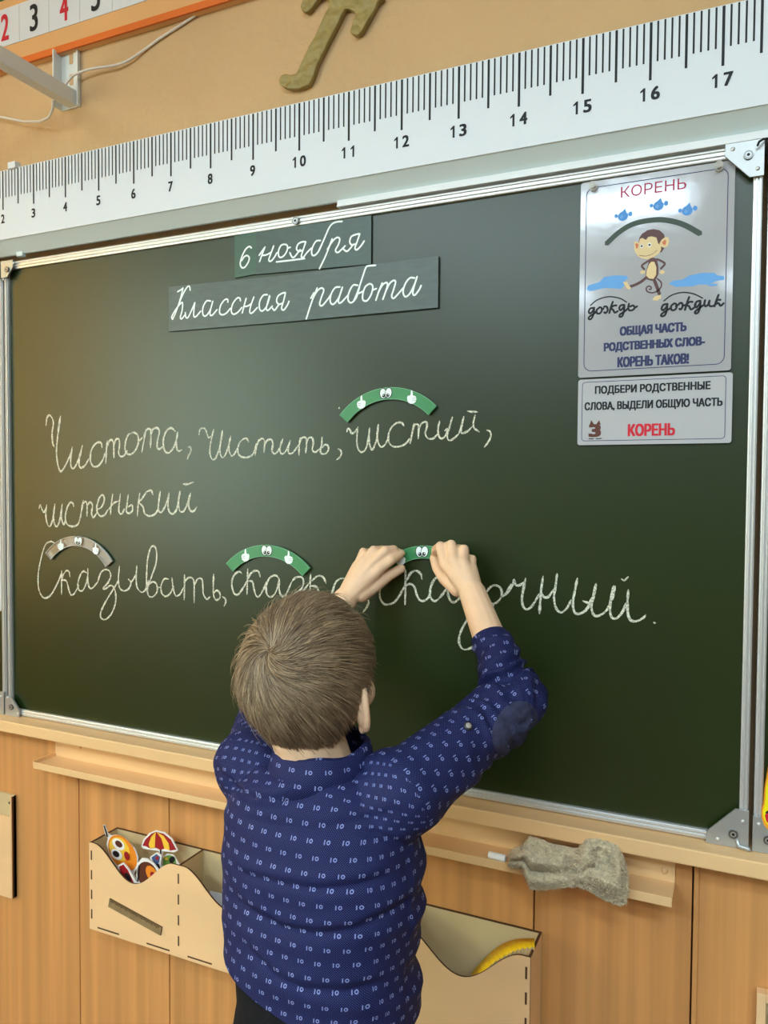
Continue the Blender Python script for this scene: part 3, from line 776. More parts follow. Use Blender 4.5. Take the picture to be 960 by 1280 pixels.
for s in ([(62,825),(75,800),(140,780),(170,750),(230,740),(300,742),(315,755),(290,775),(290,800),(270,822),(180,815),(130,825),(85,835)],
          [(555,790),(580,772),(640,765),(680,740),(760,725),(830,725),(850,740),(890,745),(890,765),(840,775),(800,795),(740,795),(700,805),(640,808),(600,810)],
          [(785,800),(820,790),(850,792),(845,802),(810,806)]):
    b = MB(); b.poly([at(*fm(p), q) for p in s], M_blue); b.build('puddle', pr_)
b = MB(); fk = crop(770, 260, 10.66)
def mp(pts, m, k): b.poly([at(*fk(p), q-0.0001*k) for p in pts], m)
def ms(pts, w, m, k): stroke(b, [fk(p) for p in pts], q-0.0001*k, w, m, 0.6)
mp([(300,460),(310,400),(345,345),(420,295),(500,280),(580,295),(640,350),(655,420),(640,540),(600,595),(560,560),(400,480),(330,480)], M_monkey, 1)
mp([(300,480),(320,410),(350,400),(400,425),(430,385),(480,378),(540,395),(560,470),(600,500),(600,560),(570,610),(500,655),(420,685),(340,670),(290,640),(270,610),(290,560)], M_tan, 2)
mp([(240,450),(275,445),(308,470),(310,520),(290,590),(265,610),(245,560)], M_tan, 3); mp([(255,475),(285,470),(302,490),(290,530),(270,545)], M_ear, 4)
mp([(580,470),(610,420),(660,385),(700,395),(712,440),(690,510),(640,530),(590,510)], M_tan, 3); mp([(612,460),(650,420),(670,440),(660,490),(630,490)], M_ear, 4)
for ex, ey, er in ((342,508,30), (446,492,34)):
    c = at(*fk((ex, ey)), q-0.0005); b.disc((c.x, c.y, c.z), er*0.0001*0.85, er*0.0001, M_cwhite, 14); b.disc((c.x, c.y-0.0001, c.z), er*0.00005, er*0.00005, M_cblack, 12)
ms([(310,630),(400,640),(490,610),(545,560)], 0.0006, M_monkey, 5)
mp([(450,670),(500,660),(545,680),(565,780),(565,880),(540,940),(480,970),(420,955),(390,920),(400,840),(430,740)], M_monkey, 2)
mp([(470,715),(510,715),(538,790),(535,890),(500,945),(440,940),(400,900),(410,830),(440,750)], M_tan, 3)
ms([(450,695),(400,725),(345,770),(380,820)], 0.0030, M_monkey, 1); ms([(540,680),(600,705),(650,745),(595,810)], 0.0030, M_monkey, 1)
for cx in (355, 615):
    c = at(*fk((cx, 855)), q-0.0002); b.disc((c.x, c.y, c.z), 0.0036, 0.0028, M_tan, 12)
ms([(400,930),(330,985),(240,1030),(190,1045)], 0.0042, M_monkey, 1); mp([(90,985),(150,985),(170,1030),(200,1060),(180,1090),(140,1070),(110,1020)], M_tan, 3)
ms([(510,960),(545,1050),(580,1150)], 0.0046, M_monkey, 1); mp([(480,1225),(520,1175),(600,1155),(600,1200),(550,1235)], M_tan, 3)
ms([(550,940),(600,990),(600,1050),(550,1105),(480,1130),(415,1110),(405,1065),(440,1040),(470,1060),(460,1085),(440,1080)], 0.0020, M_monkey, 1)
b.build('monkey_picture', pr_, label='brown cartoon monkey walking, printed')

sm = empty('poster', (0.55, 0, 1.42), 'small laminated sign with red word КОРЕНЬ below the monkey poster', 'poster')
x0, z0, x1, z1 = sheet(PY, (723,476), (915.5,464), (915,552), (721.5,558), M_paper2, 'poster_sheet', sm)
b = MB(); outline(b, rounded(x0+0.006, z0+0.006, x1-0.0085, z1-0.004, 0.005, q), 0.0009, M_inkblue); b.build('border_line', sm)
b = MB()
text_into(b, 'ПОДБЕРИ РОДСТВЕННЫЕ', (743.5,494.5), (888.5,476), q, M_ink, 0.00065)
text_into(b, 'СЛОВА, ВЫДЕЛИ ОБЩУЮ ЧАСТЬ', (730.5,515), (903.5,496.5), q, M_ink, 0.00065)
b.build('text_lettering', sm)
b = MB(); text_into(b, 'КОРЕНЬ', (784.5,545.5), (844,528.5), q, M_red, 0.0010); b.build('word_lettering', sm, label='red lettering')
b = MB(); text_into(b, '3', (735.5,546.5), (751.5,530), q, M_cbrown, 0.0018)
for sx, x in ((-1, 740), (1, 748)):
    b.poly([at(x-3, 531, q), at(x+3, 531, q), at(x+sx*1, 525, q)], M_cbrown)
stroke(b, [(736,538),(732,536),(733,541)], q, 0.001, M_cellline); stroke(b, [(751,537),(756,534),(755,529)], q, 0.001, M_cellline)
stroke(b, [(736,548.5),(742,548.5)], q, 0.0014, M_cblack); stroke(b, [(745,548.5),(752,548)], q, 0.0014, M_cblack)
b.build('numeral_picture', sm)

def pin(px, py, label):
    c = at(px, py, PY-0.001)
    r = empty('magnet_pin', (c.x, PY, c.z), label, 'magnet', 'clear pin magnets on the monkey poster')
    b = MB(); b.cyl((c.x, PY, c.z), 0.0064, 0.003, M_clear, 16); b.build('pin_base', r)
    b = MB(); b.tube([(c.x, PY-0.003, c.z), (c.x, PY-0.008, c.z), (c.x, PY-0.0135, c.z)], [0.0034, 0.0028, 0.0052], M_clear, 12); b.build('pin_grip', r)
pin(742, 234, 'clear pin magnet at the upper left corner of the monkey poster')
pin(899, 209, 'clear pin magnet at the upper right corner of the monkey poster')

# ------------------------------------------------------------------ long ruler, its case and the plastic channel
RY = -0.03; RZ0, RZ1 = 1.886, 2.036
case = empty('screen_case', (0, WY, RZ0), 'long white box casing on the wall above the chalkboard, carrying the ruler', 'casing')
b = MB()
prof = [(-0.0287, RZ1), (WY-0.001, RZ1), (WY-0.001, 1.892), (0.004, 1.892), (0.004, 1.8650), (-0.002, 1.8650), (-0.0287, RZ0+0.0045)]
for xs in ((-1.35, -0.78), (-0.777, 1.5)):
    A = [b.bm.verts.new((xs[0], y, z)) for y, z in prof]; B = [b.bm.verts.new((xs[1], y, z)) for y, z in prof]
    b.face(A, M_case); b.face(B[::-1], M_case)
    for i in range(7): b.face([A[i], A[(i+1) % 7], B[(i+1) % 7], B[i]], M_case)
b.build('casing_body', case)
p = at(17, 208, RY)
b = MB(); b.box((p.x-0.011, RY-0.006, p.z-0.006), (p.x+0.011, RY+0.01, p.z+0.008), M_white, 0.001); b.build('clip', case)
p = at(28, 318, 0)
b = MB(); b.box((p.x-0.012, -0.006, 1.859), (p.x+0.006, 0.004, 1.870), M_case, 0.001); b.build('end_clip', case)
rul = empty('wall_ruler', (0, RY, RZ0), 'giant white paper ruler strip with black centimetre marks, above the chalkboard', 'ruler')
b = MB(); b.box((-1.3, RY, RZ0+0.004), (1.45, RY+0.0012, RZ1), M_ruler); b.build('ruler_strip', rul)
XN = [-1.0, -0.908, -0.722, -0.631, -0.5405, -0.4505, -0.360, -0.2685, -0.176, -0.082, 0.0145, 0.112, 0.210, 0.309, 0.407, 0.504, 0.600, 0.696, 0.792, 0.888, 0.984, 1.080]   # the strip's centimetre marks
XN[1] = -0.8125; XN[0] = -0.9035
def mark(c):
    return float(np.interp(c, range(len(XN)), XN)) if c >= 0 else XN[0]+c*0.091
tb = MB()
for i in range(-40, 211):
    x = mark(i/10)
    if x < -1.28: continue
    L, w = ((0.083, 0.0038) if i % 10 == 0 else (0.076, 0.0036) if i % 5 == 0 else (0.058, 0.0026))
    y = RY-0.0003
    tb.poly([(x-w/2, y, RZ1-L), (x+w/2, y, RZ1-L), (x+w/2, y, RZ1-0.001), (x-w/2, y, RZ1-0.001)], M_ink)
tb.build('tick_marks', rul)
for n in range(0, 22):
    x = mark(n)-0.001; t_ = str(n); y = RY-0.0003; b = MB()
    if len(t_) == 1: text_box(b, t_, x-0.0056, RZ1-0.1115, x+0.0056, RZ1-0.0925, y, M_ink, 0.0009)
    else:
        for ch_, dx in zip(t_, (-0.0085, 0.0085)):
            w_ = 0.0040 if ch_ == '1' else 0.0062
            if ch_ == '1':
                zt, zb = RZ1-0.0925, RZ1-0.1115; xm = x+dx
                b.poly([(xm-0.0004, y, zb), (xm+0.0030, y, zb), (xm+0.0030, y, zt), (xm+0.0006, y, zt), (xm-0.0040, y, zt-0.0040), (xm-0.0040, y, zt-0.0066), (xm-0.0004, y, zt-0.0048)], M_ink)
                continue
            text_box(b, ch_, x+dx-w_, RZ1-0.1115, x+dx+w_, RZ1-0.0925, y, M_ink, 0.0006 if ch_ == '1' else 0.0009)
    b.build('numeral', rul)
b = MB(); b.box((0.08, -0.012, 1.8515), (1.2, WY-0.001, 1.8635), M_white, 0.0015); b.box((0.08, -0.0135, 1.8515), (1.2, -0.008, 1.8545), M_white, 0.0008)
b.build('cable_channel', label='white plastic channel strip between ruler casing and board frame', cat='cable channel')
b = MB()
b.tube([at(947, 182, -0.02), at(949, 177, -0.025), at(954, 174, -0.022), at(962, 173, -0.01), at(975, 176, 0.0)], 0.0016, M_dark, 8)
b.build('black_wire', label='short black wire loop at the upper right board corner', cat='wire')

# ------------------------------------------------------------------ bracket, arm and cable at upper left
br_ = empty('wall_bracket', (-0.605, WY, 2.18), 'white metal wall bracket with an arm sticking out over the ruler', 'bracket')
b = MB()
b.box((-0.634, WY-0.004, 2.178), (-0.578, WY, 2.304), M_brk, 0.0015)
b.box((-0.634, WY-0.026, 2.178), (-0.630, WY, 2.300), M_brk, 0.001)
b.box((-0.582, WY-0.010, 2.178), (-0.578, WY, 2.304), M_brk, 0.001)
b.build('mounting_plate', br_)
for zz in (2.283, 2.238):
    b = MB(); b.prism(rounded(-0.607, zz-0.012, -0.596, zz+0.012, 0.004, WY-0.0046), M_plaster, 0.0003); b.build('slot', br_)
screw((-0.594, WY-0.004, 2.205), 0.0036, br_)
b = MB(); b.box((-0.612, -0.66, 2.180), (-0.586, WY-0.003, 2.212), M_brk, 0.002); b.build('arm', br_)
b = MB()
cl = smooth_line([(80,110),(86,100),(96,92),(115,86),(150,80),(175,66),(200,48),(225,32),(245,19)], 4)
n = len(cl)
b.tube([at(x, y, 0.026 + 0.02*min(1, i/n*1.6)) for i, (x, y) in enumerate(cl)], 0.0026, M_cable, 8)
b.tube([at(x, y, Yc) for x, y, Yc in ((66,126,0.0), (66,136,0.0), (61,147,0.01), (50,152,0.02), (30,152,0.03), (10,148,0.035), (-20,143,0.04))], 0.0028, M_cable, 8)
b.build('cable', label='thin white cable running along the peach wall through the bracket', cat='cable')

# number chart
CY = 0.036
ch = empty('number_chart', (-0.7, WY, 2.29), 'tan number chart with orange lower border at the upper left', 'chart')
b = MB(); b.box((-1.5, CY, 2.294), (0.6, WY-0.001, 2.62), M_chart); b.build('chart_board', ch)
b = MB(); b.box((-1.5, CY-0.004, 2.294), (0.6, CY+0.002, 2.3085), M_orange, 0.001); b.build('border_strip', ch, label='orange border strip')
b = MB(); b.box((-1.5, CY-0.0015, 2.346), (0.5, CY+0.001, 2.428), M_cell)
cells = [at(px, py, CY-0.002).x for px, py in ((24,40),(61,30),(100,20),(140,12))]
cw = (cells[3]-cells[0])/3
for k in range(-8, 14): b.box((cells[0]+k*cw-0.0006, CY-0.0017, 2.346), (cells[0]+k*cw+0.0006, CY-0.0012, 2.428), M_cellline)
b.build('number_strip', ch)
for k, n in enumerate((1, 2, 3, 4, 5, 6, 7)):
    b = MB(); xc = cells[0]+(k-1.5)*cw
    text_box(b, str(n), xc-0.0125, 2.358, xc+0.0125, 2.416, CY-0.0019, M_red if n % 2 == 0 else M_ink, 0.0014)
    b.build('numeral', ch, label='%s numeral %d' % ('red' if n % 2 == 0 else 'black', n))
for k in range(-3, 4):
    b = MB(); xa = at(17, 8, CY).x + 0.006 + (k-1)*0.135
    b.box((xa, CY-0.002, 2.448), (xa+0.125, CY+0.001, 2.60), M_lgreen); b.box((xa+0.007, CY-0.0026, 2.456), (xa+0.118, CY-0.0018, 2.592), M_cell)
    b.box((xa+0.085, CY-0.0031, 2.470), (xa+0.108, CY-0.0024, 2.575), M_red if k % 2 else M_lgreen)
    b.box((xa+0.02, CY-0.0031, 2.480), (xa+0.055, CY-0.0024, 2.487), M_lgreen)
    b.build('letter_tile', ch, label='white tile with a green border')

# gold letter on the wall
b = MB(); fg = crop(330, 0, 6)
ol = [(270,45),(285,10),(300,-30),(330,-70),(460,-90),(640,-95),(830,-60),(900,-20),(850,15),(835,50),(780,150),(730,235),(705,262),(670,262),(643,240),(650,205),(680,120),(685,95),(650,70),(605,62),(560,160),(470,330),(400,470),(370,560),(335,635),(250,668),(180,668),(120,635),(108,600),(125,565),(155,550),(190,560),(230,555),(265,490),(330,360),(410,200),(470,60),(490,0),(420,-25),(395,5),(340,75),(315,95),(280,75)]
ol = [fg(p) for p in ol]
b.prism([at(x, y, WY-0.013) for x, y in ol], M_gold, 0.012)
o = fuse(b, 'gold_letter', None, 0.0022, 3, M_gold)
for v in o.data.vertices:
    if v.co.y < WY-0.005: v.co.y += 0.0022*noise.noise(v.co*55)+0.0012*noise.noise(v.co*120)
tag(o, 'crumpled gold letter ornament on the peach wall above the ruler', 'ornament')

# ------------------------------------------------------------------ chalk tray
tr = empty('chalk_tray', (0.02, 0.0, 0.765), 'beige painted metal chalk tray under the ledge', 'chalk tray')
TX0, TX1 = -0.617, 0.653
b = MB(); b.box((TX0, 0.002, 0.772), (TX1, 0.006, 0.8235), M_tray, 0.001); b.build('back_plate', tr)
b = MB(); b.box((TX0, -0.055, 0.769), (TX1, 0.006, 0.7725), M_tray, 0.0008); b.build('shelf', tr)
b = MB(); b.box((TX0, -0.0565, 0.7635), (TX1, -0.054, 0.7775), M_tray, 0.0008); b.build('front_lip', tr)
b = MB(); b.box((TX0-0.002, -0.0555, 0.769), (TX0+0.001, 0.004, 0.779), M_tray, 0.0005); b.build('end_plate', tr)
for x, z in ((-0.545, 0.803), (0.638, 0.788), (-0.2, 0.807)):
    b = MB(); b.ball((x, 0.002, z), (0.0052, 0.003, 0.0052), M_tray, 12); b.build('screw_head', tr)
p = at(621, 1073, -0.048)
b = MB(); c = Vector((p.x, -0.046, 0.7725+0.0062))
b.tube([c+Vector((-0.0145, 0.001, 0)), c+Vector((-0.0135, 0.001, 0)), c+Vector((0.0135, -0.001, 0)), c+Vector((0.0145, -0.001, 0))], [0.005, 0.006, 0.0062, 0.0054], M_chalk, 14)
b.build('chalk_stick', label='short stub of white chalk on the tray beside the rag', cat='chalk')

# rag: terry cloth pinched in the middle, lying over the tray lip
def rag():
    nu, nv = 220, 130
    b = MB(); top = []
    # outline in photo positions, left to right: upper edge, lower edge
    us = np.linspace(0, 1, nu)
    xs = np.interp(us, [0, .06, .2, .35, .5, .6, .8, 1.0], [637, 641, 664, 688, 716, 735, 765, 785])
    up = np.interp(us, [0, .05, .12, .17, .26, .36, .46, .54, .60, .66, .76, .86, .94, 1.0], [1069, 1062, 1058, 1046, 1050, 1056, 1059, 1062, 1048, 1046, 1051, 1056, 1072, 1092])
    lw = np.interp(us, [0, .05, .14, .20, .30, .42, .5, .58, .66, .78, .90, .97, 1.0], [1083, 1084, 1086, 1112, 1113, 1110, 1108, 1112, 1118, 1127, 1133, 1130, 1112])
    for i in range(nu):
        row = []
        for j in range(nv):
            v = j/(nv-1)
            x = xs[i]+3*math.sin(v*4+us[i]*9)*(0.2 if i in (0, nu-1) else 1)*min(1, 4*us[i], 4*(1-us[i])); y = up[i]+(lw[i]-up[i])*v
            e = max(0.0, min(v, 1-v)*2); eu = max(0.0, min(us[i], 1-us[i])*2)
            bulge = (1-(1-e)**2.6)*min(1, (eu*5))**0.5
            G = lambda u0, v0, su, sv, am: am*math.exp(-((us[i]-u0)/su)**2-((v-v0)/sv)**2)
            relief = (G(.08,.35,.10,.20,.012)+G(.25,.42,.20,.10,.016)-G(.25,.62,.20,.05,.010)+G(.25,.82,.16,.11,.014)-G(.28,.16,.15,.09,.008)
                      +G(.58,.20,.05,.28,.020)-G(.70,.30,.06,.13,.020)+G(.88,.35,.07,.25,.016)+G(.75,.72,.16,.14,.020)-G(.47,.50,.03,.35,.012)-G(.62,.52,.06,.05,.008))
            relief += 0.004*noise.noise(Vector((us[i]*9, v*7, 1)))
            Y = -0.039 - 0.036*v**0.5 - bulge*max(0.001, 0.012 + 1.25*relief)
            q_ = at(x, y, Y)
            Y += 0.0020*noise.noise(q_*140)+0.0022*noise.noise(q_*330)+0.0014*noise.noise(q_*700)
            row.append(at(x, y, Y))
        top.append(row)
    V = [[b.bm.verts.new(p) for p in r] for r in top]
    Bk = [[b.bm.verts.new((p.x, p.y+0.006 if 0 < i < nu-1 and 0 < j < nv-1 else p.y+0.002, p.z)) for j, p in enumerate(r)] for i, r in enumerate(top)]
    for i in range(nu-1):
        for j in range(nv-1):
            b.face([V[i][j], V[i+1][j], V[i+1][j+1], V[i][j+1]], M_rag, True)
            b.face([Bk[i][j+1], Bk[i+1][j+1], Bk[i+1][j], Bk[i][j]], M_rag, True)
    for i in range(nu-1):
        for j in (0, nv-1): b.face([V[i][j], V[i+1][j], Bk[i+1][j], Bk[i][j]], M_rag, True)
    for j in range(nv-1):
        for i in (0, nu-1): b.face([V[i][j], V[i][j+1], Bk[i][j+1], Bk[i][j]], M_rag, True)
    # terry loops: short tufts standing off the front face
    rnd = random.Random(3)
    for _ in range(9000):
        i, j = rnd.randrange(1, nu-2), rnd.randrange(1, nv-2)
        p = top[i][j]; nrm = (top[i+1][j]-top[i-1][j]).cross(top[i][j+1]-top[i][j-1])
        if nrm.y > 0: nrm = -nrm
        if nrm.length < 1e-12: continue
        nrm.normalize()
        p = p + Vector((rnd.uniform(-.0008, .0008), 0, rnd.uniform(-.0008, .0008)))
        d = (nrm + Vector((rnd.uniform(-.9, .9), rnd.uniform(-.5, .2), rnd.uniform(-1.0, .6)))).normalized()*rnd.uniform(.0024, .0052)
        s = d.orthogonal().normalized()*0.0008; s2 = d.cross(s).normalized()*0.0008
        a = [b.bm.verts.new(p+s), b.bm.verts.new(p-s*0.5+s2*.8), b.bm.verts.new(p-s*0.5-s2*.8)]; t = b.bm.verts.new(p+d)
        for k in range(3): b.face([a[k], a[(k+1) % 3], t], M_rag, True)
    b.build('rag', label='crumpled grey-beige terry rag lying over the chalk tray', cat='cloth')
rag()

# ------------------------------------------------------------------ plywood organiser
OX0, OX1, OF, OB, OZ0, OZ1 = -0.444, 0.453, -0.073, 0.004, 0.470, 0.648
org = empty('wall_organizer', (0, OB, OZ0), 'long plywood wall organizer with a wavy front and open pockets', 'organizer')
T = 0.0035
pitch = (OX1-OX0)/4
def wave(x):
    """height of the front's top edge"""
    t = (x-OX0)/pitch % 1.0
    k = int((x-OX0)/pitch)
    zz = 0.5-0.5*math.cos(2*math.pi*min(1, max(0, (t-0.06)/0.88)))
    return OZ1-0.001-0.060*zz**0.9
xs = np.linspace(OX0, OX1, 140)
b = MB()
tp = [b.bm.verts.new((x, OF, wave(min(x, OX1-1e-6)))) for x in xs]; bt = [b.bm.verts.new((x, OF, OZ0)) for x in xs]
tpb = [b.bm.verts.new((x, OF+T, wave(min(x, OX1-1e-6)))) for x in xs]; btb = [b.bm.verts.new((x, OF+T, OZ0)) for x in xs]
for i in range(len(xs)-1):
    b.face([tp[i], tp[i+1], bt[i+1], bt[i]], M_ply); b.face([tpb[i], btb[i], btb[i+1], tpb[i+1]], M_plyin)
    b.face([tp[i], tpb[i], tpb[i+1], tp[i+1]], M_burn); b.face([bt[i], bt[i+1], btb[i+1], btb[i]], M_burn)
for i in (0, len(xs)-1): b.face([tp[i], bt[i], btb[i], tpb[i]], M_burn)
for x in [OX0+0.006] + [OX0+pitch*k for k in (1, 2, 3)] + [OX1-0.006]:
    for k in range(4):
        zz = OZ0+0.022+0.040*k
        b.box((x-0.0016, OF-0.0004, zz), (x+0.0016, OF+0.001, zz+0.019), M_burn)
for k in range(4):
    for fx in (0.22, 0.78):
        x = OX0+pitch*(k+fx); b.box((x-0.028, OF-0.0004, OZ0+0.006), (x+0.028, OF+0.001, OZ0+0.0088), M_burn)
fr_ = b.build('front_panel', org)
b = MB(); b.box((OX0, OB-T, OZ0), (OX1, OB, OZ1-0.003), M_plyin); b.box((OX0, OB-T-0.0003, OZ1-0.0030), (OX1, OB+0.0003, OZ1-0.0018), M_burn)
for x in (OX0+0.018, OX1-0.018): b.cyl((x, OB-T, OZ1-0.02), 0.0035, 0.001, M_dark, 12)
b.build('back_panel', org)
b = MB(); b.box((OX0, OF+T, OZ0+0.002), (OX1, OB-T, OZ0+0.002+T), M_plyin); b.build('bottom_panel', org)
for k in range(5):
    x = min(max(OX0+pitch*k, OX0+T/2), OX1-T/2)
    b = MB(); b.box((x-T/2, OF+T, OZ0), (x+T/2, OB-T, OZ1-0.003), M_plyin if k < 4 else M_ply); b.box((x-T/2-0.0002, OF+T, OZ1-0.003), (x+T/2+0.0002, OB-T, OZ1-0.0018), M_burn)
    b.build('side_panel' if k in (0, 4) else 'divider', org)
# little ruler ornament on the front
a_, c_ = at(135, 1128, OF-0.003), at(202, 1165, OF-0.003)
ctr = (a_+c_)/2; d_ = (c_-a_).normalized(); nn_ = Vector((-d_.z, 0, d_.x)); hl = 0.0665; hw = 0.0085
b = MB()
b.prism([ctr+d_*sx*hl+nn_*sz*hw for sx, sz in ((-1, -1), (1, -1), (1, 1), (-1, 1))], M_wruler, 0.003, M_burn)
for k in range(48):
    x = -hl+0.006+k*(2*hl-0.012)/47; ln = 0.0055 if k % 5 == 0 else 0.0034
    q0 = ctr+d_*x+nn_*(hw-0.0005); b.poly([q0+Vector((0, -0.0002, 0))+d_*sx*0.0005+nn_*dz for sx, dz in ((-1.4, 0), (1.4, 0), (1.4, -ln), (-1.4, -ln))], M_wrulerink)
b.build('ruler_ornament', org, label='small brown wooden ruler glued on the front')

# cutouts in the first pocket
def cutout(name, Y, layers, label, cat='cutout', lean=0.0, th=0.0025, group='printed paper cutouts in the organizer pocket', parts=None):
    """layers: [(photo polygon, material, part name)]; the first is the backing card"""
    base = [at(x, y, Y) for x, y in layers[0][0]]
    zmin = min(p.z for p in base); c = sum(base, Vector())/len(base)
    root = empty(name, (c.x, Y, zmin), label, cat, group)
    for i, (pts, m, pn) in enumerate(layers):
        b = MB(); y = Y-0.0004*i
        b.prism([Vector((q.x, y, q.z)) for q in [at(px, py, y) for px, py in pts]], m, th if i == 0 else 0.0003); b.build(pn, root)
    return root
fc = crop(100, 1010, 4.174)
def ell(cx, cy, rx, ry, rot=0.0, n=22, fn=fc):
    ca, sa = math.cos(rot), math.sin(rot)
    return [fn((cx+rx*math.cos(t)*ca-ry*math.sin(t)*sa, cy+rx*math.cos(t)*sa+ry*math.sin(t)*ca)) for t in [2*math.pi*k/n for k in range(n)]]
G = lambda L: [fc(p) for p in L]
cutout('bug_cutout', -0.045, [
 (G([(120,90),(130,90),(142,130),(160,145),(185,140),(240,165),(285,215),(302,260),(300,310),(278,345),(300,400),(330,480),(330,560),(240,560),(215,420),(190,330),(165,270),(150,235),(138,190),(145,160),(130,135)]), M_cwhite, 'card_backing'),
 (ell(222, 235, 62, 104, -0.55), M_corange, 'head'),
 (ell(205, 215, 48, 66, -0.5), M_cyel, 'face_patch'),
 (ell(200, 190, 38, 24, 0.75), M_cwhite, 'eye'), (ell(202, 188, 22, 14, 0.75), M_cbrown, 'pupil'),
 (ell(190, 242, 34, 24, 0.75), M_cwhite, 'eye'), (ell(188, 240, 20, 14, 0.75), M_cblack, 'pupil'),
 (ell(243, 250, 12, 24, -0.3), M_cred, 'mouth'),
 (G([(122,92),(128,92),(146,152),(138,150)]), M_cblack, 'antenna'),
 (G([(205,300),(240,310),(275,380),(290,480),(240,480),(225,390)]), M_cred, 'body')], 'orange big-eyed bug cutout with a feeler in the left organizer pocket')
cutout('umbrella_cutout', -0.030, [
 (G([(320,200),(330,165),(360,132),(395,117),(440,128),(480,162),(510,222),(490,232),(430,225),(428,330),(428,520),(412,520),(412,225),(330,212)]), M_cwhite, 'card_backing'),
 (G([(326,196),(340,165),(372,134),(395,124),(436,134),(474,165),(502,218),(470,222),(445,212),(418,218),(395,208),(365,212),(345,200)]), M_cred, 'canopy'),
 (G([(395,125),(392,160),(390,207),(365,211),(358,190),(372,150)]), M_cyel, 'canopy_stripe'),
 (G([(400,126),(425,160),(440,212),(468,221),(462,185),(435,145)]), M_cyel, 'canopy_stripe'),
 (G([(416,218),(424,218),(424,520),(416,520)]), M_cblack, 'umbrella_pole')], 'red and yellow striped umbrella cutout in the left organizer pocket')
cutout('beetle_cutout', -0.024, [
 (G([(430,270),(450,240),(485,245),(505,275),(520,300),(500,340),(480,520),(420,520),(425,330)]), M_cwhite, 'card_backing'),
 (ell(465, 282, 36, 36), M_cgreen, 'body'), (ell(480, 270, 14, 18, 0.4), M_cblack, 'wing_spot'), (ell(450, 265, 9, 9), M_cyel, 'eye'), (ell(470, 310, 30, 16), M_cbrown, 'wing_edge')], 'small green cutout right of the umbrella pole in the organizer pocket')
cutout('bird_cutout', -0.056, [
 (G([(298,290),(322,262),(350,265),(385,290),(415,330),(430,380),(420,520),(300,520),(292,400)]), M_cwhite, 'card_backing'),
 (ell(352, 350, 52, 72, -0.35), M_cbrown, 'body'), (ell(375, 345, 26, 48, -0.5), M_corange, 'breast'), (ell(385, 360, 14, 30, -0.5), M_cred, 'belly_patch'),
 (G([(305,300),(312,300),(300,420),(293,420)]), M_cblack, 'stick')], 'brown and orange bird-like cutout below the umbrella in the pocket')
cutout('flag_cutout', -0.040, [
 (G([(365,255),(400,232),(425,250),(420,300),(440,340),(430,520),(380,520)]), M_cwhite, 'card_backing'),
 (G([(372,258),(398,240),(418,255),(412,285),(392,300)]), M_cblue, 'panel'), (ell(402, 262, 8, 10), M_cred, 'spot'), (G([(380,300),(410,290),(428,345),(410,500),(390,500)]), M_cblack, 'body')], 'dark blue cutout with a red spot behind the umbrella pole')
cutout('dark_cutout', -0.062, [
 (G([(196,300),(225,285),(255,320),(290,385),(330,400),(330,520),(230,520),(212,380)]), M_cwhite, 'card_backing'),
 (G([(204,305),(226,295),(250,325),(278,385),(300,510),(240,510),(220,375)]), M_cred, 'body'), (ell(250, 360, 12, 26, -0.5), M_cblack, 'wing')], 'dark red pointed cutout in front of the orange bug')

# papers in the second pocket
pp = MB(); xa, xb = OX0+pitch+0.03, OX0+2*pitch-0.012
for k in range(3):
    pp.box((xa+0.004*k, -0.055+0.014*k, OZ0+0.006), (xb, -0.0545+0.014*k, OZ0+0.107+0.004*k), M_sheet)
pp.build('paper_stack', label='white papers standing in the second organizer pocket', cat='paper', kind='stuff')

# yellow cake-like disc edge in the last pocket
yb = MB(); fy = crop(500, 960, 2.087)
out_ = smooth_line([fy(p) for p in ((176,553),(195,525),(225,492),(262,462),(305,446),(350,444))], 2)
inn_ = smooth_line([fy(p) for p in ((352,468),(310,474),(275,490),(240,512),(205,545),(190,560))], 2)
c1 = [at(x, y, -0.020) for x, y in out_]; c2 = [at(x, y, -0.050) for x, y in inn_][::-1]
n = min(len(c1), len(c2))
c1 = [c1[int(i*(len(c1)-1)/(n-1))] for i in range(n)]; c2 = [c2[int(i*(len(c2)-1)/(n-1))] for i in range(n)]
disc_c = Vector((0.447, -0.03, 0.53))
r0 = [yb.bm.verts.new(p) for p in c1]; r1 = [yb.bm.verts.new(p+Vector((0, 0.0015*math.sin(i*1.9), 0.001*math.sin(i*1.9)))) for i, p in enumerate(c2)]
d0 = [yb.bm.verts.new((min(p.x, 0.444), p.y, 0.480)) for p in c1]; d1 = [yb.bm.verts.new((min(p.x, 0.444), p.y, 0.480)) for p in c2]
for i in range(n-1):
    yb.face([r0[i], r0[i+1], r1[i+1], r1[i]], M_yellow, True); yb.face([r1[i], r1[i+1], d1[i+1], d1[i]], M_plyin); yb.face([r0[i+1], r0[i], d0[i], d0[i+1]], M_plyin)
yb.face([r0[0], r1[0], d1[0], d0[0]], M_yellow); yb.face([r0[-1], d0[-1], d1[-1], r1[-1]], M_yellow)
yb.build('yellow_box', label='object with a curved yellow top edge in the last organizer pocket', cat='box')

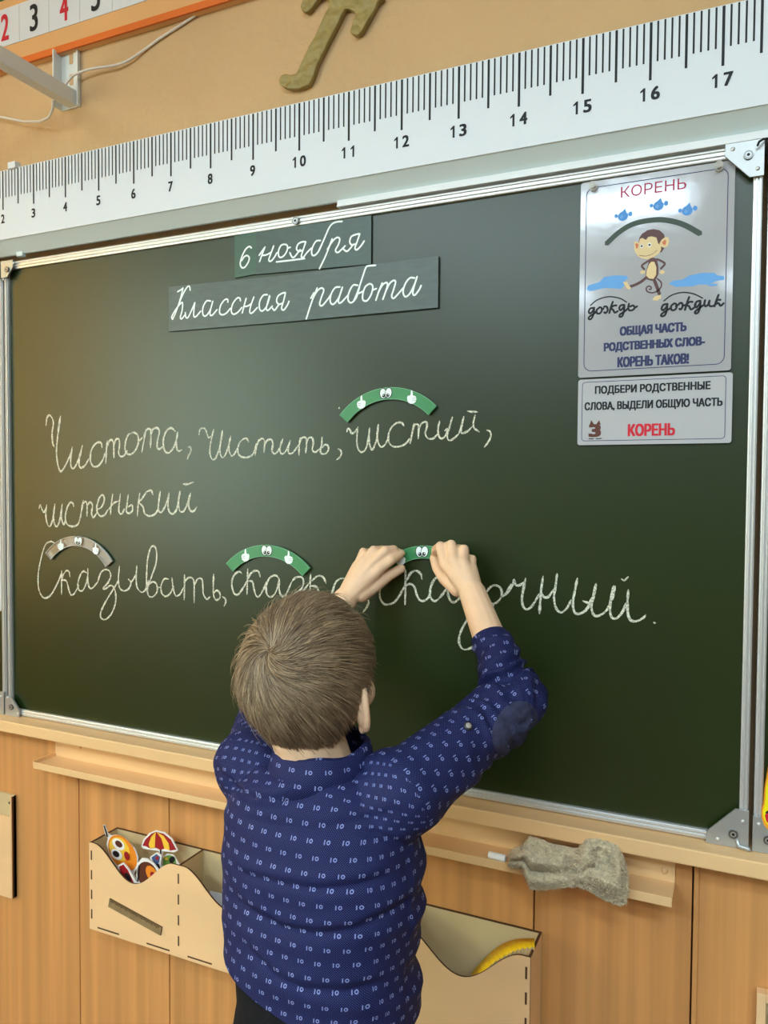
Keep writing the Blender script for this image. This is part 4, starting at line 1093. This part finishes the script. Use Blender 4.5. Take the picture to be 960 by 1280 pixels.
# neighbours at the picture's edges
hl_ = empty('plywood_holder', (-0.9, 0.004, 0.43), 'plywood holder at the left edge, cut off by the frame', 'holder')
hx1 = -0.742
b = MB(); b.box((-1.0, -0.002, 0.43), (hx1, 0.004, 0.664), M_plyin); b.cyl((hx1-0.012, -0.002, 0.645), 0.003, 0.001, M_dark, 12); b.build('back_panel', hl_)
b = MB(); b.box((-1.0, -0.0085, 0.43), (hx1-0.004, -0.005, 0.616), M_ply); b.build('front_panel', hl_)
b = MB(); b.box((hx1-0.0038, -0.0085, 0.43), (hx1-0.0004, 0.004, 0.662), M_ply); b.box((hx1-0.0004, -0.006, 0.43), (hx1, 0.004, 0.662), M_burn); b.build('side_panel', hl_)
b = MB(); b.box((-1.0, -0.005, 0.432), (hx1-0.0038, -0.002, 0.436), M_ply); b.build('bottom_panel', hl_)
hr_ = empty('plywood_holder', (0.86, 0.004, 0.43), 'plywood frame holder in the lower right corner with white paper inside', 'holder')
rx0 = at(946, 1241, -0.012).x; rz1 = at(946, 1241, -0.012).z
b = MB(); b.box((rx0, -0.012, 0.40), (rx0+0.012, 0.004, rz1), M_ply, 0.001); b.box((rx0+0.012, -0.012, rz1-0.012), (rx0+0.25, 0.004, rz1), M_ply, 0.001); b.box((rx0+0.25, -0.012, 0.40), (rx0+0.262, 0.004, rz1), M_ply, 0.001); b.box((rx0+0.012, -0.012, 0.40), (rx0+0.25, 0.004, 0.412), M_ply, 0.001)
b.build('frame', hr_)
b = MB(); b.box((rx0+0.012, 0.0, 0.412), (rx0+0.25, 0.004, rz1-0.012), M_plyin); b.build('back_panel', hr_)
b = MB(); b.box((rx0+0.016, -0.006, 0.4125), (rx0+0.24, -0.004, rz1-0.030), M_sheet); b.build('paper_sheet', label='white paper inside the lower right plywood holder', cat='paper')
yc = cutout('yellow_cutout', -0.014, [
 ([(960,962),(956,985),(954.5,1005),(952,1012),(952,1022),(955,1031),(962,1040),(975,1045),(990,1035),(995,1000),(985,968),(972,955)], M_amber, 'card_backing'),
 ([(961.5,964),(957.5,986),(956,1006),(953.8,1013),(954,1021),(957,1028),(964,1036),(974,1041),(987,1033),(992,1000),(983,970),(972,958)], M_yel2, 'body'),
 ([(956,1019),(962,1014),(972,1015),(972,1030),(964,1032),(958,1027)], M_red, 'mouth'), ([(957,1015),(963,1011.5),(970,1012),(970,1014),(962,1014.5),(957.5,1017.5)], M_cblack, 'mouth_line')],
 'yellow cutout with a red mouth on the right chalkboard wing', th=0.012, group=None)

# ------------------------------------------------------------------ the boy
HEADC = Vector(at(388, 846, -0.36)); 
HP = Matrix.Rotation(math.radians(-4), 3, 'Z') @ Matrix.Rotation(math.radians(8), 3, 'X')
def head_r(d):
    """skull, cheeks and jaw: point of the head's skin in direction d (head axes: x right, y face, z up)"""
    x, y, z = d
    px, py, pz = x*0.0735, y*0.090, z*0.097
    if z < 0:
        s = -z
        px *= 1-0.34*s**1.6
        if y < 0: py *= 1-0.40*s**1.2
        else: py *= 1-0.02*s
    if y > 0: px *= 1-0.10*y
    if y < 0 and z > -0.4: px *= 1+0.03*(-y)
    return Vector((px, py, pz))
def hw_(p): return HEADC + HP @ Vector(p)

sR, eR, wR = at(505, 985, -0.345), at(643, 880, -0.17), at(591, 742, -0.072)
sL, eL, wL = at(318, 950, -0.345), at(345, 868, -0.17), at(431, 750, -0.072)
XC = 0.245
neckb = Vector((XC-0.002, -0.352, 1.005))

def capsule_chain(mb, pts, rad, m, seg=14):
    """tapered limb with round joints"""
    for p, r in zip(pts, rad): mb.ball(p, r, m, seg)
    mb.tube(pts, rad, m, seg)
def loft(mb, secs, m, seg=32, power=2.2):
    """stack of rounded sections (z, xc, yc, ax, ay)"""
    rings = []
    for z, xc, yc, ax, ay in secs:
        ring = []
        for k in range(seg):
            a = 2*math.pi*k/seg; c, s = math.cos(a), math.sin(a)
            ring.append(mb.bm.verts.new((xc+ax*math.copysign(abs(c)**(2/power), c), yc+ay*math.copysign(abs(s)**(2/power), s), z)))
        rings.append(ring)
    for i in range(len(rings)-1):
        for k in range(seg): mb.face([rings[i][k], rings[i][(k+1) % seg], rings[i+1][(k+1) % seg], rings[i+1][k]], m)
    mb.face(rings[0][::-1], m); mb.face(rings[-1], m)

boy = empty('person', (XC, -0.35, 0.0), 'boy seen from behind in a navy printed shirt, hands raised to the chalkboard', 'person')

# body
B = MB()
b2 = bmesh.new(); bmesh.ops.create_uvsphere(b2, u_segments=48, v_segments=32, radius=1)
for v in b2.verts: v.co = hw_(head_r(v.co.normalized()))
B.merge(b2, M_skin)
B.ball(hw_((0, 0.088, -0.022)), (0.010, 0.014, 0.016), M_skin, 14); B.tube([hw_((0, 0.086, 0.01)), hw_((0, 0.094, -0.018))], [0.007, 0.009], M_skin)
B.ball(hw_((0, 0.070, -0.085)), (0.020, 0.016, 0.014), M_skin, 14)
for sx in (-1, 1):
    B.ball(hw_((sx*0.036, 0.060, -0.038)), (0.022, 0.020, 0.024), M_skin, 14)
    # ear: bowl of a rim round a flatter middle
    Re = HP @ Matrix.Rotation(sx*math.radians(42), 3, 'Z') @ Matrix.Rotation(math.radians(-10), 3, 'X')
    ec = hw_((sx*0.075, -0.008, -0.026))
    B.ball(ec, (0.006, 0.014, 0.025), M_skin, 14, Re)
    rim = []
    for k in range(15):
        a = math.radians(-110+k*20) 
        rim.append(ec + Re @ Vector((sx*0.006, -0.016*math.cos(a)*1.0 if True else 0, 0.029*math.sin(a))))
    B.tube(rim, [0.0038]+[0.0048]*13+[0.0038], M_skin, 8)
    B.ball(ec + Re @ Vector((sx*0.003, 0.004, -0.027)), (0.005, 0.007, 0.009), M_skin, 10)
capsule_chain(B, [neckb+Vector((0, 0.004, -0.02)), HEADC+HP @ Vector((0, -0.022, -0.06))], [0.046, 0.046], M_skin)
loft(B, [(0.46, XC, -0.365, 0.085, 0.075), (0.56, XC, -0.365, 0.110, 0.085), (0.66, XC, -0.365, 0.108, 0.08), (0.76, XC, -0.365, 0.104, 0.078), (0.86, XC, -0.36, 0.108, 0.078), (0.93, XC, -0.355, 0.112, 0.076), (0.975, XC, -0.35, 0.10, 0.062), (1.005, XC, -0.35, 0.06, 0.045)], M_skin)
for s_, e_, w_ in ((sR, eR, wR), (sL, eL, wL)):
    capsule_chain(B, [s_+Vector((0, 0.01, -0.01)), s_.lerp(e_, 0.5), e_], [0.036, 0.033, 0.028], M_skin)
    capsule_chain(B, [e_, e_.lerp(w_, 0.35), w_], [0.025, 0.0265, 0.0215], M_skin)
for sx in (-1, 1):
    hx = XC+sx*0.055
    capsule_chain(B, [(hx, -0.365, 0.54), (hx+sx*0.006, -0.355, 0.31), (hx+sx*0.008, -0.365, 0.07)], [0.066, 0.043, 0.028], M_skin)
    capsule_chain(B, [(hx+sx*0.008, -0.375, 0.045), (hx+sx*0.015, -0.28, 0.03)], [0.028, 0.024], M_skin)
# hands
def finger(pts, r):
    capsule_chain(B, pts, r, M_skin, 12)
def hand(w, mcp, chains, thumb, rf=0.0082):
    """palm hulls from the wrist to each knuckle, then separate bent fingers"""
    for k, (m_, ch) in enumerate(zip(mcp, chains)):
        mid = w.lerp(m_, 0.45)
        capsule_chain(B, [w.lerp(m_, 0.06), mid, m_], [0.0170, 0.0145, 0.0105], M_skin, 12)
        r = rf*(0.88 if k == 3 else 1.0)
        finger([m_]+ch, [r*1.18]+[r*1.05, r*0.98, r*0.86][:len(ch)])
    for a, c in zip(mcp[:-1], mcp[1:]): capsule_chain(B, [w.lerp(a.lerp(c, 0.5), 0.55), a.lerp(c, 0.5)*0.9+w*0.1], [0.0145, 0.0105], M_skin, 12)
    finger(thumb, [0.0150, 0.0118, 0.0098, 0.0082])
A = at
# left hand: index ... little, fingers reaching up and to the right
hand(wL, [A(474,711,-.050), A(464,706,-.053), A(455,704,-.052), A(447,708,-.048)],
     [[A(489,700,-.040), A(496,695,-.026), A(501.5,691.5,-.015)], [A(482,688,-.040), A(492,687,-.026), A(497,690,-.010)], [A(467,688,-.040), A(478,687.5,-.024), A(484,693,-.009)], [A(454,690,-.038), A(464,690,-.022), A(468,697,-.009)]],
     [A(452,742,-.058), A(470,731,-.046), A(486,719,-.030), A(501,711,-.0165)])
# right hand: fingers bent forward over the arc's right end
hand(wR, [A(556,703,-.062), A(567,700,-.066), A(579,703,-.064), A(589,711,-.058)],
     [[A(550.5,683,-.050), A(545,687,-.028), A(544,694,-.015)], [A(564,681,-.052), A(558,683,-.028), A(557,693,-.015)], [A(580,687,-.049), A(573,686,-.026), A(570,697,-.012)], [A(590,699,-.044), A(584,697,-.025), A(580,705,-.009)]],
     [A(573,735,-.060), A(556,722,-.046), A(547,709,-.030), A(543,698,-.0165)])
body = fuse(B, 'body', boy, 0.0021, 3, M_skin)

# face details
for sx in (-1, 1):
    b = MB(); c = hw_((sx*0.030, 0.078, -0.002)); b.ball(c, (0.0135, 0.008, 0.0075), M_eyew, 16, HP); b.ball(hw_((sx*0.030, 0.0845, -0.002)), (0.0052, 0.003, 0.0056), M_iris, 12, HP); b.build('eye', boy, label='brown eye')
    b = MB(); b.tube([hw_((sx*0.014, 0.087, 0.017)), hw_((sx*0.028, 0.086, 0.022)), hw_((sx*0.044, 0.077, 0.017))], [0.0028, 0.0034, 0.0018], M_haircap, 8); b.build('eyebrow', boy)
b = MB(); b.tube([hw_((-0.020, 0.078, -0.057)), hw_((-0.008, 0.085, -0.054)), hw_((0, 0.085, -0.056)), hw_((0.008, 0.085, -0.054)), hw_((0.020, 0.078, -0.057))], [0.002, 0.0042, 0.0042, 0.0042, 0.002], M_lip, 8); b.build('mouth', boy)

# ------------------------------------------------------------------ shirt
S = MB()
HEM = 0.700
loft(S, [(HEM-0.006, XC+0.010, -0.368, 0.128, 0.104), (0.75, XC+0.008, -0.366, 0.127, 0.103), (0.82, XC+0.004, -0.364, 0.128, 0.101), (0.89, XC, -0.36, 0.132, 0.099), (0.94, XC-0.002, -0.356, 0.128, 0.092), (0.980, XC-0.004, -0.352, 0.106, 0.078), (1.003, XC-0.004, -0.352, 0.078, 0.066)], M_shirt, 40, 2.3)
cR = eR.lerp(wR, 0.56); cL = eL.lerp(wL, 0.56)
for s_, e_, c_, sx in ((sR, eR, cR, 1), (sL, eL, cL, -1)):
    inn = Vector((XC+sx*0.06, -0.352, 0.945))
    capsule_chain(S, [inn, s_+Vector((0, 0, -0.006)), s_.lerp(e_, 0.55), e_+(e_-s_.lerp(e_, .5)).normalized()*0.004], [0.060, 0.052, 0.041, 0.039], M_shirt, 20)
    n_ = (c_-e_).normalized()
    S.tube([e_, e_.lerp(c_, 0.3), e_.lerp(c_, 0.75), c_], [0.038, 0.036, 0.030, 0.0275], M_shirt, 20)
    capsule_chain(S, [Vector((XC+sx*0.045, -0.350, 0.957)), s_.lerp(Vector((XC, -0.35, 0.98)), 0.15)], [0.040, 0.047], M_shirt, 18)
shirt = fuse(S, 'shirt', boy, 0.0036, 6, M_shirt)

AX = [(Vector((XC, -0.36, HEM)), Vector((XC, -0.36, 1.02)), 0.118), (sR, eR, 0.043), (eR, cR, 0.034), (sL, eL, 0.043), (eL, cL, 0.034)]
def which(p):
    """0 torso, 1/2 right upper and fore arm, 3/4 left"""
    for k, (s_, e_, c_) in ((1, (sR, eR, cR)), (3, (sL, eL, cL))):
        au, af = (e_-s_).normalized(), (c_-e_).normalized()
        if (p-e_).dot((au+af).normalized()) > 0 and (p-e_).length < 0.2 and (p-(e_+af*max(0, (p-e_).dot(af)))).length < 0.075: return k+1, 0
        if (p-s_).dot(au) > -0.012 and (p-(s_+au*(p-s_).dot(au))).length < 0.085: return k, 0
    return 0, 0
me = shirt.data
nv = len(me.vertices)
cls = [which(v.co) for v in me.vertices]
# folds
nrm = [v.normal.copy() for v in me.vertices]
cos_ = [v.co.copy() for v in me.vertices]
FOLDS = [(((270,955),(287,970),(310,994),(342,999),(379,988),(411,972),(443,956),(470,962)), 0.0085, 9), (((300,1016),(340,1028),(397,1034),(452,1022),(500,1010)), 0.004, 10),
         (((290,1082),(306,1090),(352,1101),(397,1108),(443,1103),(490,1090)), 0.0075, 9), (((290,1118),(310,1135),(352,1158),(397,1164),(443,1157),(480,1140),(525,1112)), 0.0085, 10),
         (((300,1172),(315,1190),(342,1216),(379,1234),(430,1238),(480,1226)), 0.0070, 10), (((525,1062),(500,1052),(470,1040),(440,1036)), 0.005, 7)]
FOLDS = [(np.array(sorted(l)), a, w) for l, a, w in FOLDS]
def to_photo(p):
    d = np.array(p)-CAM; zz = d@_fw
    return 480+F*(d@_r)/zz, 640-F*(d@_u)/zz
def fold_relief(p):
    px, py = to_photo(p); out = 0.0
    for l, a, w in FOLDS:
        x0_, x1_ = l[0, 0], l[-1, 0]
        if px < x0_-10 or px > x1_+10: continue
        d = py-np.interp(px, l[:, 0], l[:, 1]); e = sst(px, x0_-10, x0_+25)*(1-sst(px, x1_-25, x1_+10))
        out += 0.5*e*a*(0.75*math.exp(-((d+w*1.1)/(w*1.1))**2)-math.exp(-((d-w*0.35)/(w*0.6))**2)+0.3*math.exp(-((d-w*2.2)/(w*1.2))**2))
    return out
def sst(x, a, b_):
    t = max(0.0, min(1.0, (x-a)/(b_-a))); return t*t*(3-2*t)
for i, v in enumerate(me.vertices):
    p = cos_[i]; k, t = cls[i]
    # torso: soft drapes that sag across the back
    sag = (p.x-XC)
    zt = p.z + 0.9*sag*sag + 0.10*sag*noise.noise(Vector((p.z*3, 0, 5)))
    n1 = noise.noise(Vector((p.x*3.2+2, p.y*3.2, zt*20)))
    n2 = noise.noise(Vector((p.x*9, p.y*9, zt*34+7)))
    n0 = noise.noise(Vector((p.x*2+9, p.y*2, (p.z+0.5*sag)*9)))
    dt = 0.0110*n0 + 0.0080*(0.8-2.4*abs(n1)) + 0.0024*n2
    dt *= sst(p.z, HEM-0.01, HEM+0.06)*(1-0.6*sst(p.z, 0.98, 1.02))
    if k == 0 and nrm[i].y < -0.1: dt = dt*0.42 + fold_relief(p)
    # sleeves: rings of creases, strongest by the elbow
    da = 0.0
    for s_, e_, c_ in ((sR, eR, cR), (sL, eL, cL)):
        d = (p-e_).length
        ax = (e_-s_).normalized() if (p-s_).length < (p-c_).length else (c_-e_).normalized()
        ln = (p-e_).dot(ax)
        q = p - e_ - ax*ln
        f1_ = noise.noise(Vector((ln*42+2.5*noise.noise(p*14), q.x*16, q.z*16)))
        f2_ = noise.noise(Vector((ln*120, q.x*22, q.z*22+4)))
        wgt = math.exp(-(d/0.10)**2)
        da += wgt*max(-0.007, 0.0125*(0.75-2.3*abs(f1_)) + 0.0026*f2_)
    w_arm = 1.0 if k else 0.35
    v.co = p + nrm[i]*(dt*(1.0 if k == 0 else 0.45) + da*w_arm)
# UVs in metres, per limb
uvl = me.uv_layers.new(name='UVMap')
fr = []
for a, b_, r in AX:
    z_ = (b_-a).normalized(); x_ = z_.orthogonal().normalized() if abs(z_.z) < 0.99 else Vector((1, 0, 0)); y_ = z_.cross(x_)
    fr.append((a, z_, x_, y_, r))
for f in me.polygons:
    ks = [cls[i][0] for i in f.vertices]; k = max(set(ks), key=ks.count)
    a, z_, x_, y_, r = fr[k]
    an = []
    for li in f.loop_indices:
        p = cos_[me.loops[li].vertex_index]-a
        an.append(math.atan2(p.dot(y_), p.dot(x_)))
    for j, li in enumerate(f.loop_indices):
        p = cos_[me.loops[li].vertex_index]-a
        t = an[j]
        if t-an[0] > math.pi: t -= 2*math.pi
        if t-an[0] < -math.pi: t += 2*math.pi
        if k == 0:
            w = cos_[me.loops[li].vertex_index]; dx = w.x-XC
            uvl.data[li].uv = (5.0 + dx + math.copysign(max(0, w.y+0.43)*0.9*sst(abs(dx), 0.07, 0.12), dx), 5.0 + w.z + 0.8*max(0, w.y+0.42)*sst(w.z, 0.95, 0.99))
        else: uvl.data[li].uv = (t*r + 5.3*k, p.dot(z_) + 3.1*k)

bmv = bmesh.new(); bmv.from_mesh(me)
bmesh.ops.bisect_plane(bmv, geom=bmv.verts[:]+bmv.edges[:]+bmv.faces[:], plane_co=(XC, -0.36, 0.745), plane_no=(-0.26, 0.0, -1), clear_outer=True)   # the hem
bmv.to_mesh(me); me.update()
BV = BVHTree.FromBMesh(bmv); bmv.free()
# collar: standing band with a folded fall round the neck
def ring_band(name, c, rows, parent, m, seg=64, th=0.003, uvr=0.055):
    b = MB(); V = []
    up = Vector((0, 0.10, 1)).normalized()
    for (z, ax, ay, dy) in rows + [(z, ax-th, ay-th, dy) for z, ax, ay, dy in reversed(rows)]:
        V.append([b.bm.verts.new(c + Vector((ax*math.cos(t)*(1+0.02*math.sin(3*t)), dy + ay*math.sin(t) , z + 0.006*math.sin(t)+0.0022*math.sin(5*t+1)))) for t in [2*math.pi*k/seg for k in range(seg)]])
    n = len(V)
    for i in range(n):
        for k in range(seg): b.face([V[i][k], V[i][(k+1) % seg], V[(i+1) % n][(k+1) % seg], V[(i+1) % n][k]], m, True)
    o = b.build(name, parent)
    ul = o.data.uv_layers.new(name='UVMap')
    for f in o.data.polygons:
        a0 = None
        for li in f.loop_indices:
            p = o.data.vertices[o.data.loops[li].vertex_index].co - c
            t = math.atan2(p.y, p.x)
            if a0 is None: a0 = t
            if t-a0 > math.pi: t -= 2*math.pi
            if t-a0 < -math.pi: t += 2*math.pi
            ul.data[li].uv = (t*uvr+9, p.z+9)
    return o
ring_band('collar', Vector((XC-0.002, -0.352, 1.0)), [(0.030, 0.057, 0.055, 0), (0.036, 0.060, 0.058, 0), (0.033, 0.063, 0.061, 0), (0.016, 0.067, 0.066, -0.001), (-0.010, 0.074, 0.074, -0.003)], shirt, M_shirt)
for s_, e_, c_, w_ in ((sR, eR, cR, wR), (sL, eL, cL, wL)):
    b = MB(); ax = (c_-e_).normalized()
    b.tube([c_-ax*0.004, c_+ax*0.004, c_+ax*0.005], [0.0285, 0.0275, 0.0250], M_shirt, 40, cap=False)
    o = b.build('cuff', shirt); ul = o.data.uv_layers.new(name='UVMap')
    for li in range(len(o.data.loops)):
        p = o.data.vertices[o.data.loops[li].vertex_index].co; ul.data[li].uv = (p.x+p.y, p.z)
# elbow patch and sleeve button, laid on the cloth as seen from behind
def onto(px, py):
    d = Vector((at(px, py, 0)-Vector(CAM))).normalized()
    h = BV.ray_cast(Vector(CAM), d)
    return h
def patch(parent):
    c = np.array(fcp((838, 548))); b = MB()
    import itertools
    nr, ns = 9, 40
    rings = []
    base = onto(*c)
    if base[0] is None: return
    dirn = (base[0]-Vector(CAM)).normalized()
    for i in range(nr+1):
        ring = []
        for k in range(ns):
            t = 2*math.pi*k/ns
            rx, ry = 27.0*i/nr, 37.0*i/nr
            a = math.radians(27)
            dx, dy = rx*math.cos(t), ry*math.sin(t)
            X_, Y_ = c[0]+dx*math.cos(a)-dy*math.sin(a), c[1]+dx*math.sin(a)+dy*math.cos(a)
            h = onto(X_, Y_)
            if h[0] is None or (h[0]-base[0]).length > 0.09: ring.append(None); continue
            ring.append(b.bm.verts.new(h[0] + h[1]*(0.0016 if i < nr else 0.0002)))
            if i == 0: ring = [ring[0]]*ns; break
        rings.append(ring)
    for i in range(nr):
        for k in range(ns):
            q_ = [rings[i][k], rings[i][(k+1) % ns], rings[i+1][(k+1) % ns], rings[i+1][k]]
            q_ = list(dict.fromkeys(q_))
            if None in q_ or len(q_) < 3: continue
            b.face(q_, M_patch, True)
    b.build('elbow_patch', parent, label='plain dark oval elbow patch')
fcp = crop(260, 660, 2.182)
patch(shirt)
h = onto(585, 908)
if h[0] is not None:
    b = MB(); Rq = h[1].to_track_quat('Z', 'Y').to_matrix()
    b.ball(h[0]+h[1]*0.001, (0.0062, 0.0062, 0.0026), M_button, 16, Rq); b.ball(h[0]+h[1]*0.0026, (0.0040, 0.0040, 0.0016), M_buttonc, 14, Rq)
    b.build('sleeve_button', shirt, label='small dark button')

# ------------------------------------------------------------------ trousers and shoes
Tm = MB()
loft(Tm, [(0.44, XC+0.002, -0.365, 0.124, 0.096), (0.53, XC+0.004, -0.366, 0.134, 0.104), (0.62, XC+0.006, -0.366, 0.124, 0.100), (0.70, XC+0.008, -0.365, 0.114, 0.090), (0.745, XC+0.006, -0.365, 0.115, 0.091), (0.80, XC+0.004, -0.363, 0.112, 0.088)], M_trouser, 32)
for sx in (-1, 1):
    hx = XC+0.004+sx*0.056
    Tm.tube([(hx, -0.365, 0.52), (hx+sx*0.004, -0.36, 0.32), (hx+sx*0.008, -0.365, 0.06)], [0.078, 0.060, 0.050], M_trouser, 20)
fuse(Tm, 'trousers', boy, 0.005, 4, M_trouser)
for sx in (-1, 1):
    hx = XC+0.004+sx*0.066
    b = MB(); secs = [(-0.415, 0.028, 0.050), (-0.40, 0.034, 0.056), (-0.35, 0.034, 0.060), (-0.29, 0.038, 0.040), (-0.24, 0.036, 0.030), (-0.215, 0.022, 0.022)]
    rings = []
    for y, wx, hz in secs:
        rings.append([b.bm.verts.new((hx+wx*math.cos(t), y, 0.012+hz*max(0, math.sin(t))+0.0)) for t in [2*math.pi*k/20 for k in range(20)]])
    for i in range(len(rings)-1):
        for k in range(20): b.face([rings[i][k], rings[i][(k+1) % 20], rings[i+1][(k+1) % 20], rings[i+1][k]], M_shoe, True)
    b.face(rings[0], M_shoe); b.face(rings[-1], M_shoe)
    sh = b.build('shoe', boy)
    b = MB(); pts = [(hx+wx*1.05, y) for y, wx, hz in secs] + [(hx-wx*1.05, y) for y, wx, hz in reversed(secs)]
    lo_ = [b.bm.verts.new((x, y, 0.0)) for x, y in pts]; hi_ = [b.bm.verts.new((x, y, 0.014)) for x, y in pts]
    b.face(lo_[::-1], M_sole); b.face(hi_, M_sole)
    for i in range(len(pts)): b.face([lo_[i], lo_[(i+1) % len(pts)], hi_[(i+1) % len(pts)], hi_[i]], M_sole)
    b.build('sole', sh)

# ------------------------------------------------------------------ hair
def hairline(d):
    """> 0 where hair grows (d: head direction)"""
    x, y, z = d
    az = math.atan2(x, -y)          # 0 at the back
    a = abs(az)
    lim = np.interp(a, [0, 0.5, 0.95, 1.25, 1.5, 1.8, 2.1, 3.15], [-0.97, -0.95, -0.72, -0.33, -0.12, 0.02, 0.42, 0.52])
    return z - lim
WH = (HP.inverted() @ (at(330, 812, -0.455) - HEADC)).normalized()
b2 = bmesh.new(); bmesh.ops.create_uvsphere(b2, u_segments=96, v_segments=64, radius=1)
kill = []
for v in b2.verts:
    d = v.co.normalized(); hl2 = hairline(d)
    if hl2 < 0.10: kill.append(v)
    g = max(0.0, min(1, (hl2-0.08)/0.5))
    v.co = hw_(head_r(d)*1.0 + d*(0.0006+0.0060*g**0.8))
bmesh.ops.delete(b2, geom=kill, context='VERTS')
hb = MB(); hb.merge(b2, M_haircap, True); hair = hb.build('hair', boy, label='short brown hair with a crown whorl')
rnd = np.random.default_rng(5)
NS, SEG = 21000, 6
dirs = rnd.normal(size=(NS*3, 3)); dirs /= np.linalg.norm(dirs, axis=1)[:, None]
dirs[::7] = dirs[::7]*0.5 + np.array(WH)[None]*0.9                   # the crown is dense
dirs /= np.linalg.norm(dirs, axis=1)[:, None]
dirs = np.array([d for d in dirs if hairline(d) > 0.26*rnd.random()**1.5-0.09])[:NS]
NS = len(dirs)
hlv = np.maximum(0.0, np.array([hairline(d) for d in dirs]))
wh = np.array(WH)
HPn = np.array(HP); HC = np.array(HEADC)
def head_rv(D):
    x, y, z = D[:, 0], D[:, 1], D[:, 2]
    px, py, pz = x*0.0735, y*0.090, z*0.097
    s = np.clip(-z, 0, 1)
    px = px*np.where(z < 0, 1-0.34*s**1.6, 1)
    py = py*np.where(z < 0, np.where(y < 0, 1-0.40*s**1.2, 1-0.02*s), 1)
    px = px*np.where(y > 0, 1-0.10*y, 1)
    px = px*np.where((y < 0) & (z > -0.4), 1+0.03*(-y), 1)
    return np.stack([px, py, pz], 1)
grow = np.clip(hlv/0.55, 0, 1)
length = 0.0055+0.0425*np.clip(hlv-0.05, 0, 0.5)/0.5
length *= rnd.uniform(0.75, 1.2, NS)
tuft = np.array([noise.noise(Vector(d*9)) for d in dirs]); tuft2 = np.array([noise.noise(Vector(d*22+3)) for d in dirs])
lift = (0.0010+0.0095*grow**0.8)*(0.86+0.24*tuft+0.22*tuft2)*np.where(rnd.random(NS) < 0.03, 1.0+1.2*rnd.random(NS), 1.0)
P = []; D = dirs.copy()
swirl = 0.45+0.5*tuft+0.25*tuft2
for k in range(SEG+1):
    u = k/SEG
    h_ = 0.0058*np.clip((hlv-0.08)/0.5, 0, 1)**0.8 + lift*0.75*(1-(1-u)**2.2) + 0.0006 + 0.003*np.maximum(0, u-0.6)*rnd.normal(size=NS)*0.6
    P.append((head_rv(D) + D*h_[:, None]))
    c = D@wh
    t = c[:, None]*D - wh[None, :]
    t /= (np.linalg.norm(t, axis=1)[:, None]+1e-6)
    sw = np.cross(D, t)
    near = np.exp(-((1-c)/0.25)**2)
    t = t + sw*(swirl*(0.35+0.9*near))[:, None]
    # top hair sweeps forward and to the right, low hair falls down
    t = t + np.clip(D[:, 2]-0.25, 0, 1)[:, None]*np.array([0.55, 0.45, -0.1])*1.0
    t = t + np.clip(0.35-D[:, 2], 0, 1)[:, None]*np.array([0, 0.10, -0.9])
    t -= (np.sum(t*D, axis=1))[:, None]*D
    t /= (np.linalg.norm(t, axis=1)[:, None]+1e-6)
    D = D + t*(length/SEG/0.092)[:, None]
    D /= np.linalg.norm(D, axis=1)[:, None]
P = np.stack(P, 1)                                   # NS, SEG+1, 3
P = P @ HPn.T + HC
rad = np.linspace(1, 0.25, SEG+1)*0.00042
tan = np.gradient(P, axis=1); tan /= (np.linalg.norm(tan, axis=2)[..., None]+1e-9)
out_n = P - HC; out_n /= np.linalg.norm(out_n, axis=2)[..., None]
side = np.cross(tan, out_n); side /= (np.linalg.norm(side, axis=2)[..., None]+1e-9)
nn = np.cross(side, tan)
V = []
for a in (math.pi/2, math.pi*7/6, math.pi*11/6):
    V.append(P + (side*math.cos(a)*1.5 + nn*math.sin(a))*rad[None, :, None])
V = np.stack(V, 2)                                   # NS, SEG+1, 3 sides, 3
verts = V.reshape(-1, 3)
base = (np.arange(NS)*(SEG+1)*3)[:, None, None]
seg_i = (np.arange(SEG)*3)[None, :, None]
k0 = np.arange(3)[None, None, :]; k1 = (k0+1) % 3
faces = np.stack([base+seg_i+k0, base+seg_i+k1, base+seg_i+3+k1, base+seg_i+3+k0], -1).reshape(-1, 4)
hm = bpy.data.meshes.new('hair_strands')
hm.vertices.add(len(verts)); hm.vertices.foreach_set('co', verts.astype(np.float32).ravel())
hm.loops.add(faces.size); hm.loops.foreach_set('vertex_index', faces.astype(np.int32).ravel())
hm.polygons.add(len(faces)); hm.polygons.foreach_set('loop_start', np.arange(0, faces.size, 4, dtype=np.int32)); hm.polygons.foreach_set('loop_total', np.full(len(faces), 4, dtype=np.int32))
hm.update(); hm.validate()
ca = hm.color_attributes.new('Col', 'FLOAT_COLOR', 'POINT')
c0, c1 = np.array(lin((88, 66, 46))), np.array(lin((202, 174, 138)))
mixv = np.clip(0.45+0.35*tuft2+0.25*tuft+rnd.normal(size=NS)*0.22, 0, 1)
cc = c0[None]*(1-mixv[:, None])+c1[None]*mixv[:, None]
cc = np.concatenate([cc, np.ones((NS, 1))], 1)
ca.data.foreach_set('color', np.repeat(cc, (SEG+1)*3, axis=0).astype(np.float32).ravel())
hm.materials.append(M_hair)
for_ = np.ones(len(hm.polygons), dtype=bool); hm.polygons.foreach_set('use_smooth', for_)
hs = link('hair_strands', hm, hair); hs['kind'] = 'stuff'
